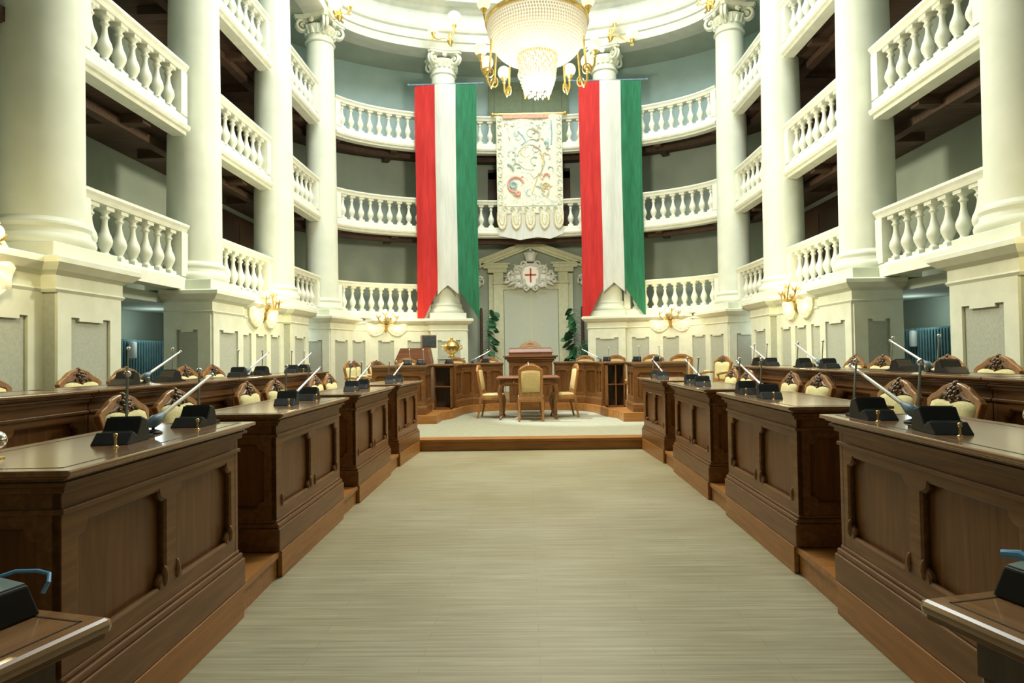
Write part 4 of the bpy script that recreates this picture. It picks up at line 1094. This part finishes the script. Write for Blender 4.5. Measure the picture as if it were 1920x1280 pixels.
# ------------------------------------------------------------------ table consoles with goosenecks and white tube microphones
def console(label, group):
    t = thing('table_console', label, 'microphone', (0, 0, 0), 0, group)
    b = MB(); pr = [(-.15,0),(.07,0),(.07,.03),(.045,.092),(-.005,.105),(-.055,.032),(-.085,.05),(-.095,.047)]
    fr = frame((0, .075, 0), (1, 0, 0), (0, -1, 0)); b.plate(pr, [], .15, fr); b.build('body', 'black', t, bevel=.006)
    b = MB(); b.add([(-.003,-.065,.1065),(.043,-.065,.0945),(.043,.065,.0945),(-.003,.065,.1065),(-.003,-.065,.109),(.043,-.065,.097),(.043,.065,.097),(-.003,.065,.109)], [(4,5,6,7),(0,1,5,4),(1,2,6,5),(2,3,7,6),(3,0,4,7)]); b.build('face_plate', 'grey', t)
    b = MB(); b.add([(-.082,-.06,.0505),(-.060,-.06,.037),(-.060,.06,.037),(-.082,.06,.0505),(-.081,-.06,.053),(-.059,-.06,.0395),(-.059,.06,.0395),(-.081,.06,.053)], [(4,5,6,7),(0,1,5,4),(1,2,6,5),(2,3,7,6),(3,0,4,7)]); b.build('display', 'grey', t)
    b = MB(); b.box((.07,-.06,0),(.145,.06,.014)); 
    for i in range(4):
        for j in range(3): b.box((.08+i*.015,-.045+j*.032,.014),(.09+i*.015,-.02+j*.032,.020))
    b.build('keypad', 'black', t, bevel=.002)
    b = MB(); b.tube([(.088,.03,.012),(.092,.035,.10),(.085,.03,.20),(.08,.025,.285)], .006, 8); g_ = b.build('gooseneck', 'steel', t)
    b = MB(); b.ball((.08,.025,.295), .015, 10, 8); b.build('microphone_head', 'chrome', g_)
    return t
def tubemic(label, group):
    """white tube on a blue-grey rubber grip; local +x is where the tip leans"""
    t = thing('tube_microphone', label, 'microphone', (0, 0, 0), 0, group)
    b = MB(); b.lathe([(.04,0),(.042,.006),(.03,.014),(.008,.02)], 14); b.tube([(0,0,.01),(0,0,.05)], .007, 8); b.build('foot', 'black', t)
    d = Vector((.42, 0, .22)).normalized(); o = Vector((0, 0, .055))
    b = MB(); b.tube([o-d*.035, o-d*.01, o+d*.02, o+d*.05, o+d*.075], [.010, .027, .029, .019, .012], 12); b.build('grip', 'bluegrey', t)
    b = MB(); b.tube([o+d*.07, o+d*.09, o+d*.30, o+d*.46], [.010, .0115, .009, .0075], 10); tb = b.build('tube', 'tube', t)
    b = MB(); b.ball(o+d*.465, .012, 10, 6); b.build('tip', 'chrome', tb)
    return t
def bell(label, group):
    t = thing('call_button', label, 'push button', (0, 0, 0), 0, group)
    b = MB(); b.lathe([(.012,0),(.012,.004),(.005,.008),(.005,.038),(.009,.042)], 12); b.build('stem', 'brass', t)
    b = MB(); b.ball((0,0,.048), .009, 10, 8); b.build('button', 'brass', t); return t
pc = console('x', ''); pt_ = tubemic('x', ''); pb = bell('x', '')
pool = {'c': [pc, False], 't': [pt_, False], 'b': [pb, False]}
def put(k, loc, rz, label, group):
    pr, u = pool[k]
    if not u:
        pr.location = loc; pr.rotation_euler = (0, 0, rz); pr['label'] = label; pr['group'] = group; pool[k][1] = True; return pr
    return dup(pr, loc, rz, label, group)
gc, gt, gb = 'black table consoles', 'white tube microphones', 'small brass call buttons'
for sgn, sd in ((-1, 'left'), (1, 'right')):
    Z = 1.07
    for i, (ya, yb) in enumerate(((2.80, 3.46 if sgn < 0 else 3.38), (4.95, 5.5), (6.9, 7.42), (8.85, 9.38))):
        x = sgn*(xin(ya)+(.20 if sgn < 0 else .10))
        rc = PI/2
        put('c', (x, ya, Z), rc-sgn*.15, 'black console with gooseneck on the %s front desk %s, nearer of two' % (sd, deskn[i]), gc)
        put('c', (x+sgn*.02, yb, Z), rc-sgn*.05, 'black console with gooseneck on the %s front desk %s, farther of two' % (sd, deskn[i]), gc)
        put('t', (x+sgn*(.04 if sgn < 0 else .09), (ya+yb)/2-(.05 if sgn < 0 else -.03), Z), PI/2+sgn*.22, 'white tube microphone on the %s front desk %s' % (sd, deskn[i]), gt)
        put('b', (x-sgn*(.10 if sgn < 0 else .04), (ya+yb)/2+.10, Z), 0, 'brass call button between the consoles of the %s front desk %s' % (sd, deskn[i]), gb)
        put('b', (x-sgn*(.08 if sgn < 0 else .03), ya-.19, Z), 0, 'brass call button beside the nearer console of the %s front desk %s' % (sd, deskn[i]), gb)
    Z = 1.235
    rn = ['second', 'third', 'short last']
    for i, (ya, yb) in enumerate(((5.1, 5.72), (7.1, 7.72), (8.75, 9.20))):
        x = sgn*3.27
        put('c', (x, ya, Z), PI/2-sgn*.1, 'black console on the %s rear desk, %s one, nearer of two' % (sd, rn[i]), gc)
        put('c', (x, yb, Z), PI/2+sgn*.1, 'black console on the %s rear desk, %s one, farther of two' % (sd, rn[i]), gc)
        put('t', (x+sgn*.04, (ya+yb)/2, Z), PI/2+sgn*.22, 'white tube microphone on the %s rear desk, %s one' % (sd, rn[i]), gt)
        put('b', (x-sgn*.12, ya+.1, Z), 0, 'brass call button on the %s rear desk, %s one' % (sd, rn[i]), gb)
# microphones on the counter and on the small table
Zc = 1.275
put('t', (-1.28, 14.6, Zc), .25, 'white tube microphone on the counter left of the lectern', gt)
put('t', (1.62, 14.45, Zc), PI-.25, 'greenish white tube microphone on the counter right of the lectern', gt)
for x, y, lab in ((-2.35, 12.35, 'black console on the left wing of the counter, outer one'), (-2.1, 12.45, 'black console on the left wing of the counter, inner one'), (-1.72, 13.9, 'black console on the counter before the gilt vessel'),
                  (-1.0, 14.95, 'black console on the counter left of the lectern'), (1.72, 14.1, 'black console on the counter, first right of the lectern'), (2.12, 12.6, 'black console on the right wing of the counter, inner one'), (2.45, 12.3, 'black console on the right wing of the counter, outer one')):
    put('c', (x, y, Zc), -PI/2 if x > 0 else -PI/2+.4, lab, gc)
put('t', (.03, 12.75, 1.005), PI/2+.1, 'white tube microphone standing on the small table of the dais', gt)
# near microphones with round chrome heads, cut by the frame edges
for sgn, sd in ((-1, 'left'), (1, 'right')):
    loc = (-2.0, 2.32, 1.07) if sgn < 0 else (1.99, 2.62, 1.07)
    t = thing('ball_microphone', 'round chrome microphone head on a short stem at the %s edge of the frame' % sd, 'microphone', loc, 0, 'round chrome microphones')
    b = MB(); b.lathe([(.03,0),(.03,.006),(.008,.012),(.008,.05)], 14); b.build('stem', 'brass', t)
    b = MB(); b.ball((0,0,.082 if sgn > 0 else .068), .036, 20, 14); b.build('head', 'chrome', t)

# ------------------------------------------------------------------ radiators, humidifiers, plants, objects behind the counter
def radiator(L, label, loc, rz):
    t = thing('radiator', label, 'radiator', loc, rz, 'tall teal radiators in the recesses')
    b = MB(); n = int(L/.075)
    for i in range(n):
        x = -L/2+(i+.5)*L/n
        b.tube([(x, -.05, .10), (x, -.05, 1.42)], .017, 8); b.tube([(x, .05, .10), (x, .05, 1.42)], .017, 8)
        b.box((x-.006, -.05, .12), (x+.006, .05, 1.40)); b.ball((x, 0, 1.42), .036, 8, 6, None, (.9, 1.9, 1)); b.ball((x, 0, .10), .036, 8, 6, None, (.9, 1.9, 1))
    b.tube([(-L/2, 0, 1.38), (L/2, 0, 1.38)], .022, 8); b.tube([(-L/2, 0, .12), (L/2, 0, .12)], .022, 8); b.build('fins', 'radiator', t)
    for s in (-1, 1): b = MB(); b.box((s*L*.42-.02, -.05, 0), (s*L*.42+.02, .05, .10)); b.build('foot', 'radiator', t)
    b = MB(); b.tube([(L/2+.0, 0, 1.38), (L/2+.10, 0, 1.38), (L/2+.10, 0, 1.9)], .016, 8); b.build('pipe', 'plaster', t)
    return t
def humid(label, loc):
    t = thing('humidifier', label, 'humidifier', loc, 0, 'white cylinders hung on the radiators')
    b = MB(); b.lathe([(.045,0),(.055,.01),(.058,.03),(.058,.25),(.05,.27),(.03,.275)], 20); b.build('cylinder', 'white', t)
    b = MB(); b.tube([(0,0,.27),(.0,0,.31),(.05,0,.31)], .004, 6); b.build('hook', 'chrome', t); return t
for sgn, sd in ((-1, 'left'), (1, 'right')):
    radiator(2.3, 'tall teal radiator in the %s recess between the nearer podiums' % sd, (sgn*6.6, 10.5, .335), sgn*PI/2)
    humid('white cylinder hanging on the %s teal radiator nearer the camera' % sd, (sgn*6.46, 10.9 if sgn > 0 else 10.3, 1.47))
    a = math.atan2(3.95*math.cos(.62), -6.75*math.sin(.62))
    radiator(1.5, 'teal radiator in the farther %s recess, mostly hidden' % sd, (sgn*5.62, 17.38, .335), sgn*(a) )
    humid('white cylinder on the %s farther radiator' % sd, (sgn*5.55, 17.12, 1.42))
def plant(px, label, side, bushy=False):
    t = thing('climbing_plant', label, 'plant', (px, 18.85, .17), 0, 'potted climbers beside the door')
    b = MB(); b.lathe([(.14,0),(.17,.02),(.20,.30),(.21,.32),(.19,.33),(.17,.30)], 20); b.build('pot', 'bark', t)
    b = MB(); b.lathe([(.045,.25),(.05,.3),(.045,2.6),(.03,2.68)], 10); b.build('moss_pole', 'bark', t)
    b = MB()
    for k in range(34):
        z = .7+1.95*k/34; a = random.uniform(-.9, .9)+(0 if side > 0 else PI); r = random.uniform(.16, .42)
        L = random.uniform(.20, .32); c = Vector((r*math.cos(a), -abs(r*math.sin(a))*.8-.04, z)); dz = random.uniform(-.9, -.2)
        d = Vector((math.cos(a), -.3, dz)).normalized(); w = Vector((-math.sin(a)+.4, .5, random.uniform(-.4, .4))).normalized(); w = (w-d*w.dot(d)).normalized(); n = d.cross(w)
        pts = [(0,0),(.25,.5),(.55,.62),(.8,.35),(1,0),(.8,-.35),(.55,-.62),(.25,-.5)]
        vs = [c+d*(u*L)+w*(v*L*.75)+n*(-.12*L*(v*v)) for u, v in pts]+[c+d*(.5*L)-n*.02]
        vs2 = [v+n*.002 for v in vs]
        f = [(8, i, (i+1) % 8) for i in range(8)]; b.add(vs, f, True); b.add(vs2, [q[::-1] for q in f], True)
        b.tube([(0, 0, z-.12), Vector((c.x*.5, c.y*.5, z-.02)), c], .004, 4)
    b.build('leaves', 'leaf', t, angle=80)
    return t
plant(-1.36, 'climbing plant on a dark moss pole left of the doorway', 1)
plant(1.62, 'climbing plant on a dark moss pole right of the doorway', -1)
t = thing('bushy_plant', 'bushy fine-leaved potted plant low on the right of the doorway', 'plant', (1.72, 18.3, .17))
b = MB(); b.lathe([(.12,0),(.15,.02),(.18,.28),(.19,.30),(.16,.30)], 20); b.build('pot', 'bark', t)
b = MB()
for k in range(60):
    a = random.uniform(0, 2*PI); el = random.uniform(.5, 1.5); L = random.uniform(.9, 1.65)
    tip = Vector((.26*math.cos(a)*math.cos(el)*1.6, .20*math.sin(a)*math.cos(el)*1.6, L)); midp = Vector((tip.x*.4, tip.y*.4, L*.75)); 
    b.tube([(0, 0, .28), midp, tip, tip+Vector((tip.x*.35, tip.y*.35, -.12))], [.006, .008, .012, .002], 4)
    for q in range(5): b.ball(midp.lerp(tip, q/4)+Vector((random.uniform(-.05,.05), random.uniform(-.05,.05), 0)), .03, 5, 4, None, (1.3, .5, .7))
b.build('foliage', 'leaf', t)
# cabinet, monitor, gilt vessel
t = thing('document_cabinet', 'reddish wooden cabinet with sloping sides behind the left of the counter', 'cabinet', (-2.68, 14.75, .335))
b = MB(); b.plate([(-.42,0),(.42,0),(.42,1.0),(.36,1.30),(-.28,1.30),(-.42,1.0)], [], .5, frame((0, .5, 0), (1, 0, 0), (0, -1, 0))); b.build('body', 'redwood', t, bevel=.008)
b = MB(); b.box((-.38, -.015, .1), (.38, .0, .92)); b.build('door', 'deskframe', t, bevel=.004)
t = thing('monitor', 'dark screen with orange side standing on the reddish cabinet', 'monitor', (-2.30, 14.85, 1.635), .35)
b = MB(); b.box((-.17, -.02, .0), (.17, .20, .30)); b.build('casing', 'redwood', t, bevel=.01)
b = MB(); b.box((-.155, -.035, .03), (.155, -.018, .28)); b.build('screen', 'screen', t, bevel=.004)
t = thing('side_cabinet', 'low grey-covered cabinet carrying the gilt vessel', 'cabinet', (-1.98, 16.4, .335))
b = MB(); b.box((-.30, -.2, 0), (.30, .25, 1.02)); b.build('body', 'panel', t, bevel=.01)
b = MB(); b.box((-.33, -.23, 1.02), (.33, .28, 1.06)); b.build('top', 'panel', t, bevel=.008)
t = thing('gilt_vessel', 'shiny gilt lidded vessel on the grey cabinet', 'vessel', (-1.96, 16.4, 1.395))
b = MB(); b.lathe([(.10,0),(.12,.02),(.07,.05),(.06,.09),(.15,.15),(.20,.24),(.21,.30),(.19,.34)], 24); b.build('bowl', 'gold', t)
b = MB(); b.lathe([(.19,.34),(.15,.40),(.07,.44),(.03,.47)], 24); b.ball((0,0,.50), .04); b.build('lid', 'gold', t)
for s in (-1, 1): b = MB(); b.tube([(s*.19,0,.20),(s*.27,0,.24),(s*.26,0,.32),(s*.19,0,.30)], .014, 8); b.build('handle', 'gold', t)
